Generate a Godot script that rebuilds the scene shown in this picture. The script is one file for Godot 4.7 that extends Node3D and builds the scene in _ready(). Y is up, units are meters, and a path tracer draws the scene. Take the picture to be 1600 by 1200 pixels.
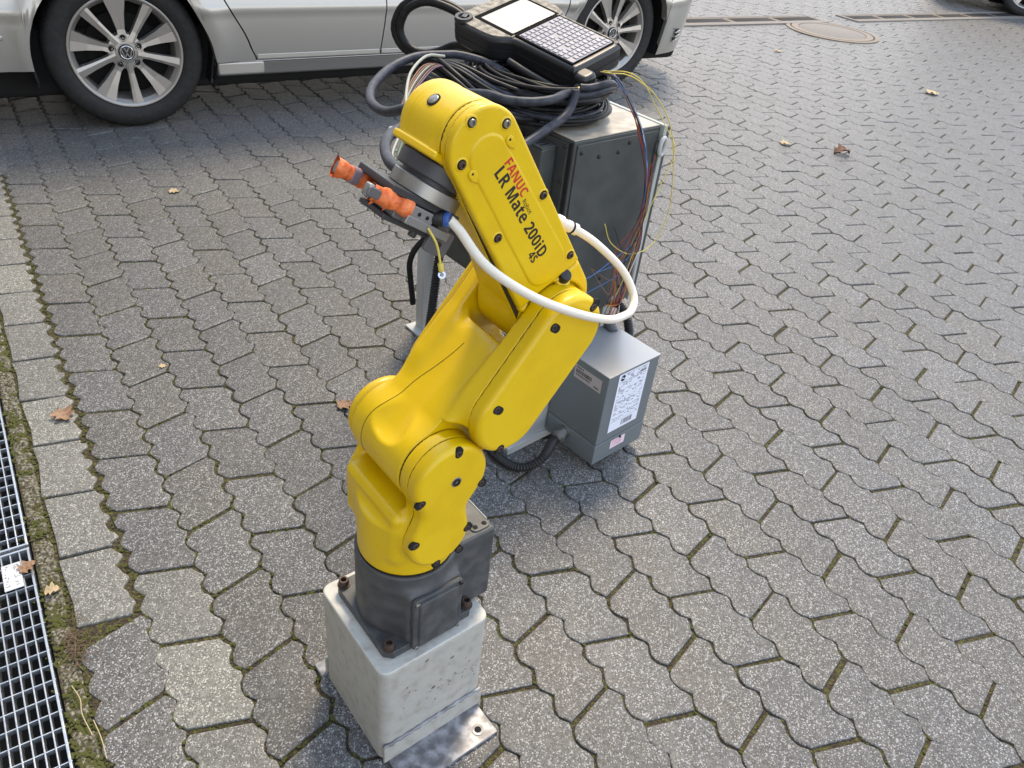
extends Node3D

# ------------------------------------------------------------------ helpers
var rng := RandomNumberGenerator.new()
var used := {}
var M := {}

func numbered(n: String) -> String:
	var k: int = used.get(n, 0)
	used[n] = k + 1
	return n if k == 0 else "%s_%03d" % [n, k]

func lin(r: float, g: float, b: float) -> Color:      # linear base colour -> sRGB albedo
	return Color(r, g, b).linear_to_srgb()

func mat(c: Color, rough := 0.6, metal := 0.0) -> StandardMaterial3D:
	var m := StandardMaterial3D.new()
	m.albedo_color = c
	m.roughness = rough
	m.metallic = metal
	return m

func tri_world(m: StandardMaterial3D, s: float, world := true) -> StandardMaterial3D:
	m.uv1_triplanar = true
	m.uv1_world_triplanar = world
	m.uv1_scale = Vector3(s, s, s)
	return m

func noise_tex(type: int, freq: float, oct: int, cols: Array, offs: Array, size := 512, sd := 1, bump := 0.0) -> NoiseTexture2D:
	var n := FastNoiseLite.new()
	n.noise_type = type
	n.seed = sd
	n.frequency = freq
	n.fractal_octaves = oct
	n.fractal_type = FastNoiseLite.FRACTAL_FBM if oct > 1 else FastNoiseLite.FRACTAL_NONE
	var t := NoiseTexture2D.new()
	t.width = size
	t.height = size
	t.seamless = true
	t.noise = n
	if bump > 0.0:
		t.as_normal_map = true
		t.bump_strength = bump
	else:
		var g := Gradient.new()
		g.offsets = PackedFloat32Array(offs)
		g.colors = PackedColorArray(cols)
		t.color_ramp = g
	return t

func thing(called: String, label: String, category: String, xf := Transform3D.IDENTITY, group := "") -> Node3D:
	var o := Node3D.new()
	o.name = numbered(called)
	add_child(o)
	o.transform = xf
	tag(o, label, category, group)
	return o

func tag(o: Node, label: String, category: String, group := "") -> void:
	o.set_meta("label", label)
	o.set_meta("category", category)
	if group != "":
		o.set_meta("group", group)

func part(parent: Node, called: String, mesh: Mesh, m: Material, xf := Transform3D.IDENTITY) -> MeshInstance3D:
	var o := MeshInstance3D.new()
	o.mesh = mesh
	o.name = numbered(called) if parent == self else called
	o.material_override = m
	o.transform = xf
	o.cast_shadow = GeometryInstance3D.SHADOW_CASTING_SETTING_ON
	parent.add_child(o, true)
	return o

func struct(called: String, mesh: Mesh, m: Material, xf := Transform3D.IDENTITY) -> MeshInstance3D:
	var o := part(self, called, mesh, m, xf)
	o.set_meta("kind", "structure")
	return o

func at(p: Vector3) -> Transform3D:
	return Transform3D(Basis.IDENTITY, p)

func frame_z(z: Vector3, p := Vector3.ZERO, xhint := Vector3(0, 1, 0)) -> Transform3D:   # +Z along z
	z = z.normalized()
	var x := xhint - z * xhint.dot(z)
	if x.length() < 1e-4:
		x = Vector3(1, 0, 0) - z * z.x
	x = x.normalized()
	return Transform3D(Basis(x, z.cross(x), z), p)

# mesh builder: explicit normals; quads given counter-clockwise seen from outside
class MB:
	var v := PackedVector3Array()
	var n := PackedVector3Array()
	var uv := PackedVector2Array()
	var ix := PackedInt32Array()
	func add(p: Vector3, q: Vector3, t := Vector2.ZERO) -> int:
		v.append(p); n.append(q); uv.append(t)
		return v.size() - 1
	func tri(a: int, b: int, c: int) -> void:      # counter-clockwise from outside -> clockwise
		ix.append(a); ix.append(c); ix.append(b)
	func quad(a: int, b: int, c: int, d: int) -> void:
		tri(a, b, c); tri(a, c, d)
	func flat(a: Vector3, b: Vector3, c: Vector3, d: Vector3) -> void:
		var q := (b - a).cross(c - a).normalized()
		quad(add(a, q, Vector2(0, 1)), add(b, q, Vector2(1, 1)), add(c, q, Vector2(1, 0)), add(d, q, Vector2(0, 0)))
	func flat3(a: Vector3, b: Vector3, c: Vector3) -> void:
		var q := (b - a).cross(c - a).normalized()
		tri(add(a, q), add(b, q), add(c, q))
	func done() -> ArrayMesh:
		var arr := []
		arr.resize(Mesh.ARRAY_MAX)
		arr[Mesh.ARRAY_VERTEX] = v
		arr[Mesh.ARRAY_NORMAL] = n
		arr[Mesh.ARRAY_TEX_UV] = uv
		arr[Mesh.ARRAY_INDEX] = ix
		var m := ArrayMesh.new()
		m.add_surface_from_arrays(Mesh.PRIMITIVE_TRIANGLES, arr)
		return m

# 2D outline helpers (counter-clockwise)
func circle2(c: Vector2, r: float, k := 32) -> PackedVector2Array:
	var p := PackedVector2Array()
	for i in k:
		p.append(c + Vector2.from_angle(TAU * i / k) * r)
	return p

func rrect(w: float, h: float, r: float, k := 5) -> PackedVector2Array:     # centred rounded rectangle
	var p := PackedVector2Array()
	var cs := [Vector2(w / 2 - r, h / 2 - r), Vector2(-w / 2 + r, h / 2 - r), Vector2(-w / 2 + r, -h / 2 + r), Vector2(w / 2 - r, -h / 2 + r)]
	for q in 4:
		for i in k + 1:
			p.append(cs[q] + Vector2.from_angle(PI / 2 * (q + float(i) / k)) * r)
	return p

func capsule2(a: Vector2, b: Vector2, ra: float, rb: float, k := 14) -> PackedVector2Array:
	var p := PackedVector2Array()
	var th := (b - a).angle()
	for i in k + 1:
		p.append(b + Vector2.from_angle(th - PI / 2 + PI * i / k) * rb)
	for i in k + 1:
		p.append(a + Vector2.from_angle(th + PI / 2 + PI * i / k) * ra)
	return p

func offset2(p: PackedVector2Array, d: float) -> PackedVector2Array:       # shrink by d along vertex normals
	var o := PackedVector2Array()
	var k := p.size()
	for i in k:
		var e1 := (p[i] - p[(i + k - 1) % k]).normalized()
		var e2 := (p[(i + 1) % k] - p[i]).normalized()
		var m := (Vector2(e1.y, -e1.x) + Vector2(e2.y, -e2.x)).normalized()
		var c := maxf(m.dot(Vector2(e1.y, -e1.x)), 0.35)
		o.append(p[i] - m * d / c)
	return o

func prism(p: PackedVector2Array, z0: float, z1: float, bev := 0.001, seg := 2, both := true, sharp := 0.75) -> ArrayMesh:
	# outline in xy, extruded from z0 to z1, edges rounded by bev
	var mb := MB.new()
	var k := p.size()
	var rings := []            # [offset, z, normal outward weight, normal z]
	if both:
		for s in seg + 1:
			var t := PI / 2 * s / seg
			rings.append([bev * (1 - sin(t)), z0 + bev * (1 - cos(t)), sin(t), -cos(t)])
	else:
		rings.append([0.0, z0, 1.0, 0.0])
	for s in seg + 1:
		var t := PI / 2 * s / seg
		rings.append([bev * (1 - cos(t)), z1 - bev * (1 - sin(t)), cos(t), sin(t)])
	var vn := []               # two normals a vertex: along the edge before and after
	for i in k:
		var e1 := (p[i] - p[(i + k - 1) % k]).normalized()
		var e2 := (p[(i + 1) % k] - p[i]).normalized()
		var n1 := Vector2(e1.y, -e1.x)
		var n2 := Vector2(e2.y, -e2.x)
		if n1.dot(n2) > sharp:
			var m := (n1 + n2).normalized()
			vn.append([m, m])
		else:
			vn.append([n1, n2])
	var prev := PackedInt32Array()
	for r in rings.size():
		var q := offset2(p, rings[r][0])
		var cur := PackedInt32Array()
		for i in k:
			for s in 2:
				var m: Vector2 = vn[i][s]
				cur.append(mb.add(Vector3(q[i].x, q[i].y, rings[r][1]), Vector3(m.x * rings[r][2], m.y * rings[r][2], rings[r][3]).normalized(), q[i]))
		if r > 0:
			for i in k:
				var j := (i + 1) % k
				mb.quad(prev[i * 2 + 1], prev[j * 2], cur[j * 2], cur[i * 2 + 1])
		prev = cur
	for cap in 2:
		var q := offset2(p, rings[0][0] if cap == 0 else rings[-1][0])
		var z: float = rings[0][1] if cap == 0 else rings[-1][1]
		var id := PackedInt32Array()
		for i in k:
			id.append(mb.add(Vector3(q[i].x, q[i].y, z), Vector3(0, 0, -1 if cap == 0 else 1), q[i]))
		var tr := Geometry2D.triangulate_polygon(q)
		for t in tr.size() / 3:
			var a := tr[t * 3]; var b := tr[t * 3 + 1]; var c := tr[t * 3 + 2]
			var ccw := (q[b] - q[a]).cross(q[c] - q[a]) > 0
			if ccw == (cap == 1):
				mb.tri(id[a], id[b], id[c])
			else:
				mb.tri(id[a], id[c], id[b])
	return mb.done()

func boxm(sx: float, sy: float, sz: float, bev := 0.002, r := 0.0) -> ArrayMesh:      # centred box, rounded edges
	if r <= bev:
		r = bev * 1.2
	return prism(rrect(sx, sy, r, 3), -sz / 2, sz / 2, bev)

func lathe(prof: Array, k := 32, sm := 0.8) -> ArrayMesh:       # profile of Vector2(r, z) with z rising on the outside, about +Z
	var mb := MB.new()
	for i in prof.size() - 1:
		var a: Vector2 = prof[i]
		var b: Vector2 = prof[i + 1]
		var e := (b - a).normalized()
		var na := Vector2(e.y, -e.x)
		var nb := na
		if i > 0:
			var e0: Vector2 = (a - prof[i - 1]).normalized()
			var n0 := Vector2(e0.y, -e0.x)
			if n0.dot(na) > sm:
				na = (n0 + na).normalized()
		if i < prof.size() - 2:
			var e2: Vector2 = (prof[i + 2] - b).normalized()
			var n2 := Vector2(e2.y, -e2.x)
			if n2.dot(Vector2(e.y, -e.x)) > sm:
				nb = (n2 + Vector2(e.y, -e.x)).normalized()
		var base := mb.v.size()
		for j in k + 1:
			var d := Vector2.from_angle(TAU * j / k)
			mb.add(Vector3(d.x * a.x, d.y * a.x, a.y), Vector3(d.x * na.x, d.y * na.x, na.y), Vector2(float(j) / k, 0))
			mb.add(Vector3(d.x * b.x, d.y * b.x, b.y), Vector3(d.x * nb.x, d.y * nb.x, nb.y), Vector2(float(j) / k, 1))
		for j in k:
			var q := base + j * 2
			mb.quad(q, q + 2, q + 3, q + 1)
	return mb.done()

func cyl(r: float, z0: float, z1: float, bev := 0.001, k := 24) -> ArrayMesh:
	return lathe([Vector2(0, z0), Vector2(r - bev, z0), Vector2(r - bev * 0.3, z0 + bev * 0.3), Vector2(r, z0 + bev), Vector2(r, z1 - bev), Vector2(r - bev * 0.3, z1 - bev * 0.3), Vector2(r - bev, z1), Vector2(0, z1)], k)

func spline(pts: Array, step := 0.012, closed := false) -> PackedVector3Array:
	var out := PackedVector3Array()
	var k := pts.size()
	for i in (k if closed else k - 1):
		var p0: Vector3 = pts[(i - 1 + k) % k] if closed or i > 0 else pts[0] * 2.0 - pts[1]
		var p1: Vector3 = pts[i]
		var p2: Vector3 = pts[(i + 1) % k]
		var p3: Vector3 = pts[(i + 2) % k] if closed or i + 2 < k else pts[k - 1] * 2.0 - pts[k - 2]
		var m := maxi(2, int(p1.distance_to(p2) / step))
		for s in m:
			var t := float(s) / m
			out.append(0.5 * (2.0 * p1 + (p2 - p0) * t + (2.0 * p0 - 5.0 * p1 + 4.0 * p2 - p3) * t * t + (3.0 * p1 - p0 - 3.0 * p2 + p3) * t * t * t))
	out.append(pts[0] if closed else pts[k - 1])
	return out

func tube(path: PackedVector3Array, r: float, k := 10, rib := 0.0, mb: MB = null) -> ArrayMesh:
	# rib > 0: a corrugated conduit, one ridge every two rings
	var own := mb == null
	if own:
		mb = MB.new()
	var x := Vector3.ZERO
	var prev := -1
	var m := path.size()
	for i in m:
		var t := (path[mini(i + 1, m - 1)] - path[maxi(i - 1, 0)]).normalized()
		if x == Vector3.ZERO:
			x = t.cross(Vector3(0.3, 1, 0.2)).normalized()
		x = (x - t * x.dot(t)).normalized()
		var y := t.cross(x)
		var rr := r
		var nt := 0.0
		if rib > 0.0:
			var ph := i % 4
			rr = r - (rib if ph == 0 or ph == 1 else 0.0)
			nt = -0.9 if ph == 1 or ph == 2 else 0.9
		var base := mb.v.size()
		for j in k:
			var a := TAU * j / k
			var d := x * cos(a) + y * sin(a)
			mb.add(path[i] + d * rr, (d + t * nt).normalized(), Vector2(float(j) / k, i * 0.1))
		if prev >= 0:
			for j in k:
				var j2 := (j + 1) % k
				mb.quad(prev + j, prev + j2, base + j2, base + j)
		prev = base
	for e in 2:            # caps
		var c := 0 if e == 0 else m - 1
		var t := (path[1] - path[0]).normalized() * -1.0 if e == 0 else (path[m - 1] - path[m - 2]).normalized()
		var b0 := (mb.v.size() - m * k) if e == 0 else prev
		if e == 0:
			b0 = prev - (m - 1) * k
		var cc := mb.add(path[c], t)
		var ring := PackedInt32Array()
		for j in k:
			ring.append(mb.add(mb.v[b0 + j], t))
		for j in k:
			if e == 0:
				mb.tri(cc, ring[(j + 1) % k], ring[j])
			else:
				mb.tri(cc, ring[j], ring[(j + 1) % k])
	return mb.done() if own else null

# ------------------------------------------------------------------ signed distances for the cast parts
func sd_cap2(p: Vector2, a: Vector2, b: Vector2, ra: float, rb: float) -> float:
	var pa := p - a
	var ba := b - a
	var h := clampf(pa.dot(ba) / ba.dot(ba), 0.0, 1.0)
	return (pa - ba * h).length() - lerpf(ra, rb, h)

func ext(d2: float, w: float, w0: float, w1: float, rd: float) -> float:    # extrusion with rounded edges
	var dz := absf(w - (w0 + w1) * 0.5) - (w1 - w0) * 0.5 + rd
	var d := d2 + rd
	return minf(maxf(d, dz), 0.0) + Vector2(maxf(d, 0.0), maxf(dz, 0.0)).length() - rd

func smin(a: float, b: float, k: float) -> float:
	var h := maxf(k - absf(a - b), 0.0) / k
	return minf(a, b) - h * h * k * 0.25

func smax(a: float, b: float, k: float) -> float:
	return -smin(-a, -b, k)

func sd_rbox(p: Vector3, c: Vector3, h: Vector3, rd: float) -> float:
	var q := (p - c).abs() - h + Vector3(rd, rd, rd)
	return Vector3(maxf(q.x, 0.0), maxf(q.y, 0.0), maxf(q.z, 0.0)).length() + minf(maxf(q.x, maxf(q.y, q.z)), 0.0) - rd

func sdf_mesh(f: Callable, lo: Vector3, hi: Vector3, h: float) -> ArrayMesh:
	const B := 4
	var nx := int(ceil((hi.x - lo.x) / h / B)) * B + 1
	var ny := int(ceil((hi.y - lo.y) / h / B)) * B + 1
	var nz := int(ceil((hi.z - lo.z) / h / B)) * B + 1
	var g := PackedFloat32Array()
	g.resize(nx * ny * nz)
	g.fill(1e9)
	var vid := PackedInt32Array()
	vid.resize(nx * ny * nz)
	vid.fill(-1)
	var sy := nx
	var sz := nx * ny
	var blocks := PackedInt32Array()
	var lim := h * (B * 0.5 * 1.74 + 1.5)
	for bz in (nz - 1) / B:
		for by in (ny - 1) / B:
			for bx in (nx - 1) / B:
				var c := lo + Vector3(bx * B + B * 0.5, by * B + B * 0.5, bz * B + B * 0.5) * h
				if absf(f.call(c)) < lim:
					blocks.append(bx * B + by * B * sy + bz * B * sz)
					for z in B + 1:
						for y in B + 1:
							for x in B + 1:
								var id := (bx * B + x) + (by * B + y) * sy + (bz * B + z) * sz
								if g[id] > 1e8:
									g[id] = f.call(lo + Vector3(bx * B + x, by * B + y, bz * B + z) * h)
	var mb := MB.new()
	var offs := [0, 1, sy, sy + 1, sz, sz + 1, sz + sy, sz + sy + 1]
	var cor := [Vector3(0, 0, 0), Vector3(1, 0, 0), Vector3(0, 1, 0), Vector3(1, 1, 0), Vector3(0, 0, 1), Vector3(1, 0, 1), Vector3(0, 1, 1), Vector3(1, 1, 1)]
	var edges := [0, 1, 2, 3, 4, 5, 6, 7, 0, 2, 1, 3, 4, 6, 5, 7, 0, 4, 1, 5, 2, 6, 3, 7]
	var d := PackedFloat32Array()
	d.resize(8)
	for b in blocks:
		for z in B:
			for y in B:
				for x in B:
					var id := b + x + y * sy + z * sz
					var neg := 0
					for i in 8:
						d[i] = g[id + offs[i]]
						if d[i] < 0.0:
							neg += 1
					if neg == 0 or neg == 8:
						continue
					var s := Vector3.ZERO
					var k := 0
					for e in 12:
						var a: int = edges[e * 2]
						var c: int = edges[e * 2 + 1]
						if (d[a] < 0.0) != (d[c] < 0.0):
							s += cor[a].lerp(cor[c], d[a] / (d[a] - d[c]))
							k += 1
					var cx := id % nx
					var cy := (id / nx) % ny
					var cz := id / sz
					var p := lo + (Vector3(cx, cy, cz) + s / k) * h
					var ee := h * 0.4
					var fc: float = f.call(p)
					var gr := Vector3(f.call(p + Vector3(ee, 0, 0)) - f.call(p - Vector3(ee, 0, 0)), f.call(p + Vector3(0, ee, 0)) - f.call(p - Vector3(0, ee, 0)), f.call(p + Vector3(0, 0, ee)) - f.call(p - Vector3(0, 0, ee)))
					var nn := gr.normalized()
					p -= nn * clampf(fc, -h * 0.5, h * 0.5)
					vid[id] = mb.add(p, nn)
	for b in blocks:
		for z in B:
			for y in B:
				for x in B:
					var id := b + x + y * sy + z * sz
					var d0 := g[id]
					for ax in 3:
						var st: int = [1, sy, sz][ax]
						var u: int = [sy, sz, 1][ax]
						var w: int = [sz, 1, sy][ax]
						var d1 := g[id + st]
						if (d0 < 0.0) == (d1 < 0.0) or id - u - w < 0:
							continue
						var a := vid[id - u - w]
						var c := vid[id - w]
						var e := vid[id]
						var q := vid[id - u]
						if a < 0 or c < 0 or e < 0 or q < 0:
							continue
						if d0 < 0.0:
							mb.quad(a, c, e, q)
						else:
							mb.quad(a, q, e, c)
	return mb.done()

func screw(parent: Node, p: Vector3, dir: Vector3, r := 0.0055, called := "screw") -> MeshInstance3D:   # socket head in a dark cup
	var xf := frame_z(dir, p)
	var h := lathe([Vector2(r * 0.95, -0.002), Vector2(r, 0.0014), Vector2(r * 0.93, 0.0022), Vector2(r * 0.56, 0.0022), Vector2(r * 0.5, 0.0004), Vector2(0, 0.0004)], 14)
	return part(parent, called, h, M.screw, xf)

# ------------------------------------------------------------------ materials
func stone_textures() -> Array:
	# exposed-aggregate concrete: grains of several greys in a darker paste, 1024 px over 0.42 m
	var S := 1024
	var a := FastNoiseLite.new()
	a.noise_type = FastNoiseLite.TYPE_CELLULAR
	a.cellular_return_type = FastNoiseLite.RETURN_CELL_VALUE
	a.cellular_jitter = 1.0
	a.fractal_type = FastNoiseLite.FRACTAL_NONE
	a.seed = 4
	a.frequency = 0.115
	var cell := a.get_seamless_image(S, S, false, false, 0.08).get_data()
	a.cellular_return_type = FastNoiseLite.RETURN_DISTANCE2_SUB
	var dist := a.get_seamless_image(S, S, false, false, 0.08).get_data()
	a.cellular_return_type = FastNoiseLite.RETURN_CELL_VALUE
	a.frequency = 0.23
	a.seed = 9
	var fine := a.get_seamless_image(S, S, false, false, 0.08).get_data()
	var s := FastNoiseLite.new()
	s.noise_type = FastNoiseLite.TYPE_SIMPLEX
	s.fractal_octaves = 4
	s.frequency = 0.012
	s.seed = 3
	var big := s.get_seamless_image(S, S, false, false, 0.2).get_data()
	var alb := PackedByteArray()
	alb.resize(S * S * 3)
	var hgt := PackedByteArray()
	hgt.resize(S * S)
	for i in S * S:
		var c := cell[i] / 255.0
		var f := fine[i] / 255.0
		var e := clampf(dist[i] / 110.0, 0.0, 1.0)
		var b := big[i] / 255.0
		var grain := 0.41 + 0.20 * f
		if c > 0.82:
			grain = 0.84 + 0.16 * f
		elif c > 0.55:
			grain = 0.48 + 0.20 * f
		elif c < 0.25:
			grain = 0.27 + 0.14 * f
		var v := lerpf(0.31 + 0.18 * f, grain, smoothstep(0.05, 0.42, e)) * (0.86 + 0.28 * b)
		var w: float = (c * 7.31 - floorf(c * 7.31)) * 0.05 - 0.02
		alb[i * 3] = int(clampf(v * (1.0 + w), 0.0, 1.0) * 255)
		alb[i * 3 + 1] = int(clampf(v, 0.0, 1.0) * 255)
		alb[i * 3 + 2] = int(clampf(v * (0.985 - w), 0.0, 1.0) * 255)
		hgt[i] = int(clampf(smoothstep(0.0, 0.6, e) * (0.5 + 0.35 * c) + 0.15 * f, 0.0, 1.0) * 255)
	var ai := Image.create_from_data(S, S, false, Image.FORMAT_RGB8, alb)
	var hi := Image.create_from_data(S, S, false, Image.FORMAT_L8, hgt)
	hi.convert(Image.FORMAT_RGBA8)
	hi.bump_map_to_normal_map(2.6)
	var soft := PackedByteArray()
	soft.resize(S * S * 3)
	for i in S * S * 3:
		soft[i] = int(118.0 + (alb[i] - 118.0) * 0.72)
	var si := Image.create_from_data(S, S, false, Image.FORMAT_RGB8, soft)
	return [ImageTexture.create_from_image(ai), ImageTexture.create_from_image(hi), ImageTexture.create_from_image(si)]

func materials() -> void:
	var st := stone_textures()
	for k in 10:
		var t: float = [0.645, 0.665, 0.67, 0.68, 0.685, 0.71, 0.655, 0.68, 0.71, 0.645][k]
		var m := tri_world(mat(Color(t, t * [1.0, 0.995, 1.005, 0.99, 1.0][k % 5], t * [1.015, 1.0, 1.025, 0.985, 1.005][k % 5]), 0.45), 3.5)
		m.albedo_texture = st[0]
		m.normal_enabled = true
		m.normal_texture = st[1]
		m.normal_scale = 0.8
		m.uv1_offset = Vector3(0.13 * k, 0.31 * k, 0.57 * k)
		M["stone%d" % k] = m
	for k in [8]:                # a few stones worn smoother
		M["stone%d" % k].albedo_texture = st[2]
	M.stone_far = M.stone2.duplicate()
	M.stone_far.vertex_color_use_as_albedo = true
	for k in 3:                     # the paler, worn edge course
		var m: StandardMaterial3D = M.stone0.duplicate()
		m.albedo_texture = st[2]
		m.albedo_color = [Color(0.88, 0.88, 0.86), Color(0.93, 0.93, 0.90), Color(0.83, 0.83, 0.815)][k]
		m.uv1_offset = Vector3(0.2 * k, 0.1, 0.37 * k)
		M["pale%d" % k] = m
	var bed := tri_world(mat(Color.WHITE, 0.95), 3.1)
	bed.albedo_texture = noise_tex(FastNoiseLite.TYPE_SIMPLEX, 0.02, 5, [lin(0.04, 0.03, 0.018), lin(0.065, 0.05, 0.028), lin(0.075, 0.07, 0.02), lin(0.10, 0.105, 0.022)], [0.2, 0.48, 0.6, 0.8], 1024, 5)
	bed.normal_enabled = true
	bed.normal_texture = noise_tex(FastNoiseLite.TYPE_SIMPLEX, 0.09, 3, [], [], 512, 6, 9.0)
	M.bed = bed
	var strip := tri_world(mat(Color.WHITE, 0.95), 4.0)
	strip.albedo_texture = noise_tex(FastNoiseLite.TYPE_SIMPLEX, 0.025, 6, [lin(0.035, 0.03, 0.016), lin(0.07, 0.07, 0.03), lin(0.13, 0.12, 0.09), lin(0.3, 0.28, 0.24)], [0.25, 0.42, 0.55, 0.8], 1024, 12)
	strip.normal_enabled = true
	strip.normal_texture = noise_tex(FastNoiseLite.TYPE_CELLULAR, 0.06, 2, [], [], 512, 16, 12.0)
	M.strip = strip
	M.moss = mat(lin(0.06, 0.064, 0.012), 0.95)
	M.moss_dark = mat(lin(0.045, 0.04, 0.012), 0.95)
	var zinc := tri_world(mat(Color(0.72, 0.74, 0.76), 0.42, 0.75), 6.0)
	zinc.roughness_texture = noise_tex(FastNoiseLite.TYPE_CELLULAR, 0.05, 2, [Color(0.5, 0.5, 0.5), Color(1, 1, 1)], [0.2, 0.8], 256, 7)
	M.zinc = zinc
	M.pit = mat(lin(0.012, 0.012, 0.012), 0.9)
	# robot
	var y := tri_world(mat(Color.WHITE, 0.36), 2.2, false)
	y.metallic_specular = 0.5
	y.albedo_texture = noise_tex(FastNoiseLite.TYPE_SIMPLEX, 0.008, 5, [lin(0.65, 0.425, 0.0), lin(0.675, 0.45, 0.0), lin(0.69, 0.465, 0.003)], [0.25, 0.5, 0.8], 512, 21)
	y.roughness_texture = noise_tex(FastNoiseLite.TYPE_SIMPLEX, 0.02, 4, [Color(0.8, 0.8, 0.8), Color(1, 1, 1)], [0.3, 0.7], 256, 22)
	y.normal_enabled = true
	y.normal_texture = noise_tex(FastNoiseLite.TYPE_SIMPLEX, 0.11, 2, [], [], 512, 23, 1.0)
	y.normal_scale = 0.12
	M.yellow = y
	var g := tri_world(mat(Color.WHITE, 0.5), 3.0, false)
	g.albedo_texture = noise_tex(FastNoiseLite.TYPE_SIMPLEX, 0.015, 5, [lin(0.045, 0.048, 0.05), lin(0.058, 0.061, 0.064), lin(0.075, 0.077, 0.078)], [0.25, 0.5, 0.8], 512, 31)
	g.normal_enabled = true
	g.normal_texture = noise_tex(FastNoiseLite.TYPE_SIMPLEX, 0.2, 2, [], [], 512, 33, 1.5)
	g.normal_scale = 0.25
	M.castgrey = g
	var cab := tri_world(mat(Color.WHITE, 0.42), 1.6, false)
	cab.albedo_texture = noise_tex(FastNoiseLite.TYPE_SIMPLEX, 0.012, 5, [lin(0.042, 0.048, 0.048), lin(0.048, 0.055, 0.055), lin(0.056, 0.062, 0.06)], [0.25, 0.5, 0.8], 512, 41)
	M.cabinet = cab
	var dust := tri_world(mat(Color.WHITE, 0.55), 2.3, false)
	dust.albedo_texture = noise_tex(FastNoiseLite.TYPE_SIMPLEX, 0.012, 6, [lin(0.30, 0.27, 0.22), lin(0.38, 0.345, 0.285), lin(0.44, 0.40, 0.335)], [0.25, 0.5, 0.78], 512, 42)
	M.cab_top = dust
	M.transformer = tri_world(mat(lin(0.13, 0.15, 0.16), 0.36), 2.0, false)
	M.trafo_dark = M.transformer
	M.lightgrey = mat(lin(0.42, 0.44, 0.44), 0.45)
	M.flange_white = mat(lin(0.36, 0.385, 0.365), 0.5)
	var ped := tri_world(mat(Color.WHITE, 0.45), 1.7, false)
	ped.albedo_texture = noise_tex(FastNoiseLite.TYPE_SIMPLEX, 0.014, 6, [lin(0.32, 0.305, 0.265), lin(0.365, 0.355, 0.32), lin(0.385, 0.38, 0.345), lin(0.40, 0.40, 0.365)], [0.12, 0.3, 0.45, 0.8], 1024, 51)
	ped.normal_enabled = true
	ped.normal_texture = noise_tex(FastNoiseLite.TYPE_SIMPLEX, 0.05, 4, [], [], 512, 53, 2.0)
	ped.normal_scale = 0.3
	M.pedestal = ped
	var steel := tri_world(mat(Color.WHITE, 0.5, 0.35), 2.6, false)
	steel.albedo_texture = noise_tex(FastNoiseLite.TYPE_SIMPLEX, 0.02, 6, [lin(0.13, 0.125, 0.13), lin(0.20, 0.20, 0.21), lin(0.32, 0.32, 0.335)], [0.25, 0.5, 0.75], 512, 54)
	M.worn_steel = steel
	M.steel = mat(Color(0.58, 0.575, 0.56), 0.36, 0.85)
	M.alu = mat(Color(0.6, 0.6, 0.6), 0.42, 0.8)
	M.tag_metal = mat(lin(0.5, 0.52, 0.55), 0.5, 0.2)
	M.gripper = mat(Color(0.42, 0.42, 0.43), 0.45, 0.55)
	M.dark_plate = mat(lin(0.05, 0.05, 0.055), 0.4, 0.3)
	M.screw = mat(lin(0.03, 0.027, 0.024), 0.4, 0.5)
	M.rust = mat(lin(0.075, 0.05, 0.04), 0.6, 0.4)
	M.black = mat(lin(0.012, 0.012, 0.013), 0.5)
	M.gap = mat(lin(0.006, 0.006, 0.006), 0.9)
	M.seam = mat(lin(0.035, 0.024, 0.004), 0.9)
	M.rubber = tri_world(mat(Color.WHITE, 0.45), 7.0, false)
	M.rubber.metallic_specular = 0.35
	M.rubber.albedo_texture = noise_tex(FastNoiseLite.TYPE_SIMPLEX, 0.02, 4, [lin(0.006, 0.0062, 0.007), lin(0.009, 0.0095, 0.0105), lin(0.014, 0.014, 0.015)], [0.3, 0.5, 0.8], 256, 61)
	M.cable_grey = M.rubber.duplicate()
	M.cable_grey.albedo_color = Color(1.75, 1.8, 1.95)
	M.hose = mat(lin(0.68, 0.65, 0.56), 0.4)
	M.hose.subsurf_scatter_enabled = true
	M.hose.subsurf_scatter_strength = 0.1
	M.blue = mat(lin(0.03, 0.09, 0.32), 0.4)
	M.red_ink = mat(lin(0.5, 0.02, 0.02), 0.5)
	M.ink = mat(lin(0.012, 0.01, 0.01), 0.5)
	M.tape = tri_world(mat(Color.WHITE, 0.5), 8.0, false)
	M.tape.albedo_texture = noise_tex(FastNoiseLite.TYPE_SIMPLEX, 0.02, 5, [lin(0.45, 0.08, 0.02), lin(0.72, 0.15, 0.035), lin(0.8, 0.24, 0.09)], [0.2, 0.45, 0.85], 256, 71)
	M.tape.normal_enabled = true
	M.tape.normal_texture = noise_tex(FastNoiseLite.TYPE_SIMPLEX, 0.03, 3, [], [], 256, 72, 3.5)
	# car
	M.silver = mat(lin(0.43, 0.415, 0.375), 0.34, 0.5)
	M.silver.clearcoat_enabled = true
	M.silver.clearcoat = 1.0
	M.silver.clearcoat_roughness = 0.06
	M.navy = mat(lin(0.02, 0.025, 0.045), 0.3, 0.3)
	M.navy.clearcoat_enabled = true
	M.glass_dark = mat(lin(0.01, 0.012, 0.012), 0.05)
	M.car_glass = mat(Color(0.12, 0.14, 0.14, 0.28), 0.02)
	M.car_glass.transparency = BaseMaterial3D.TRANSPARENCY_ALPHA
	M.tyre = tri_world(mat(Color.WHITE, 0.75), 5.0, false)
	M.tyre.albedo_texture = noise_tex(FastNoiseLite.TYPE_SIMPLEX, 0.02, 5, [lin(0.010, 0.010, 0.010), lin(0.0135, 0.013, 0.0125), lin(0.019, 0.018, 0.0165)], [0.3, 0.5, 0.8], 256, 81)
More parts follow.
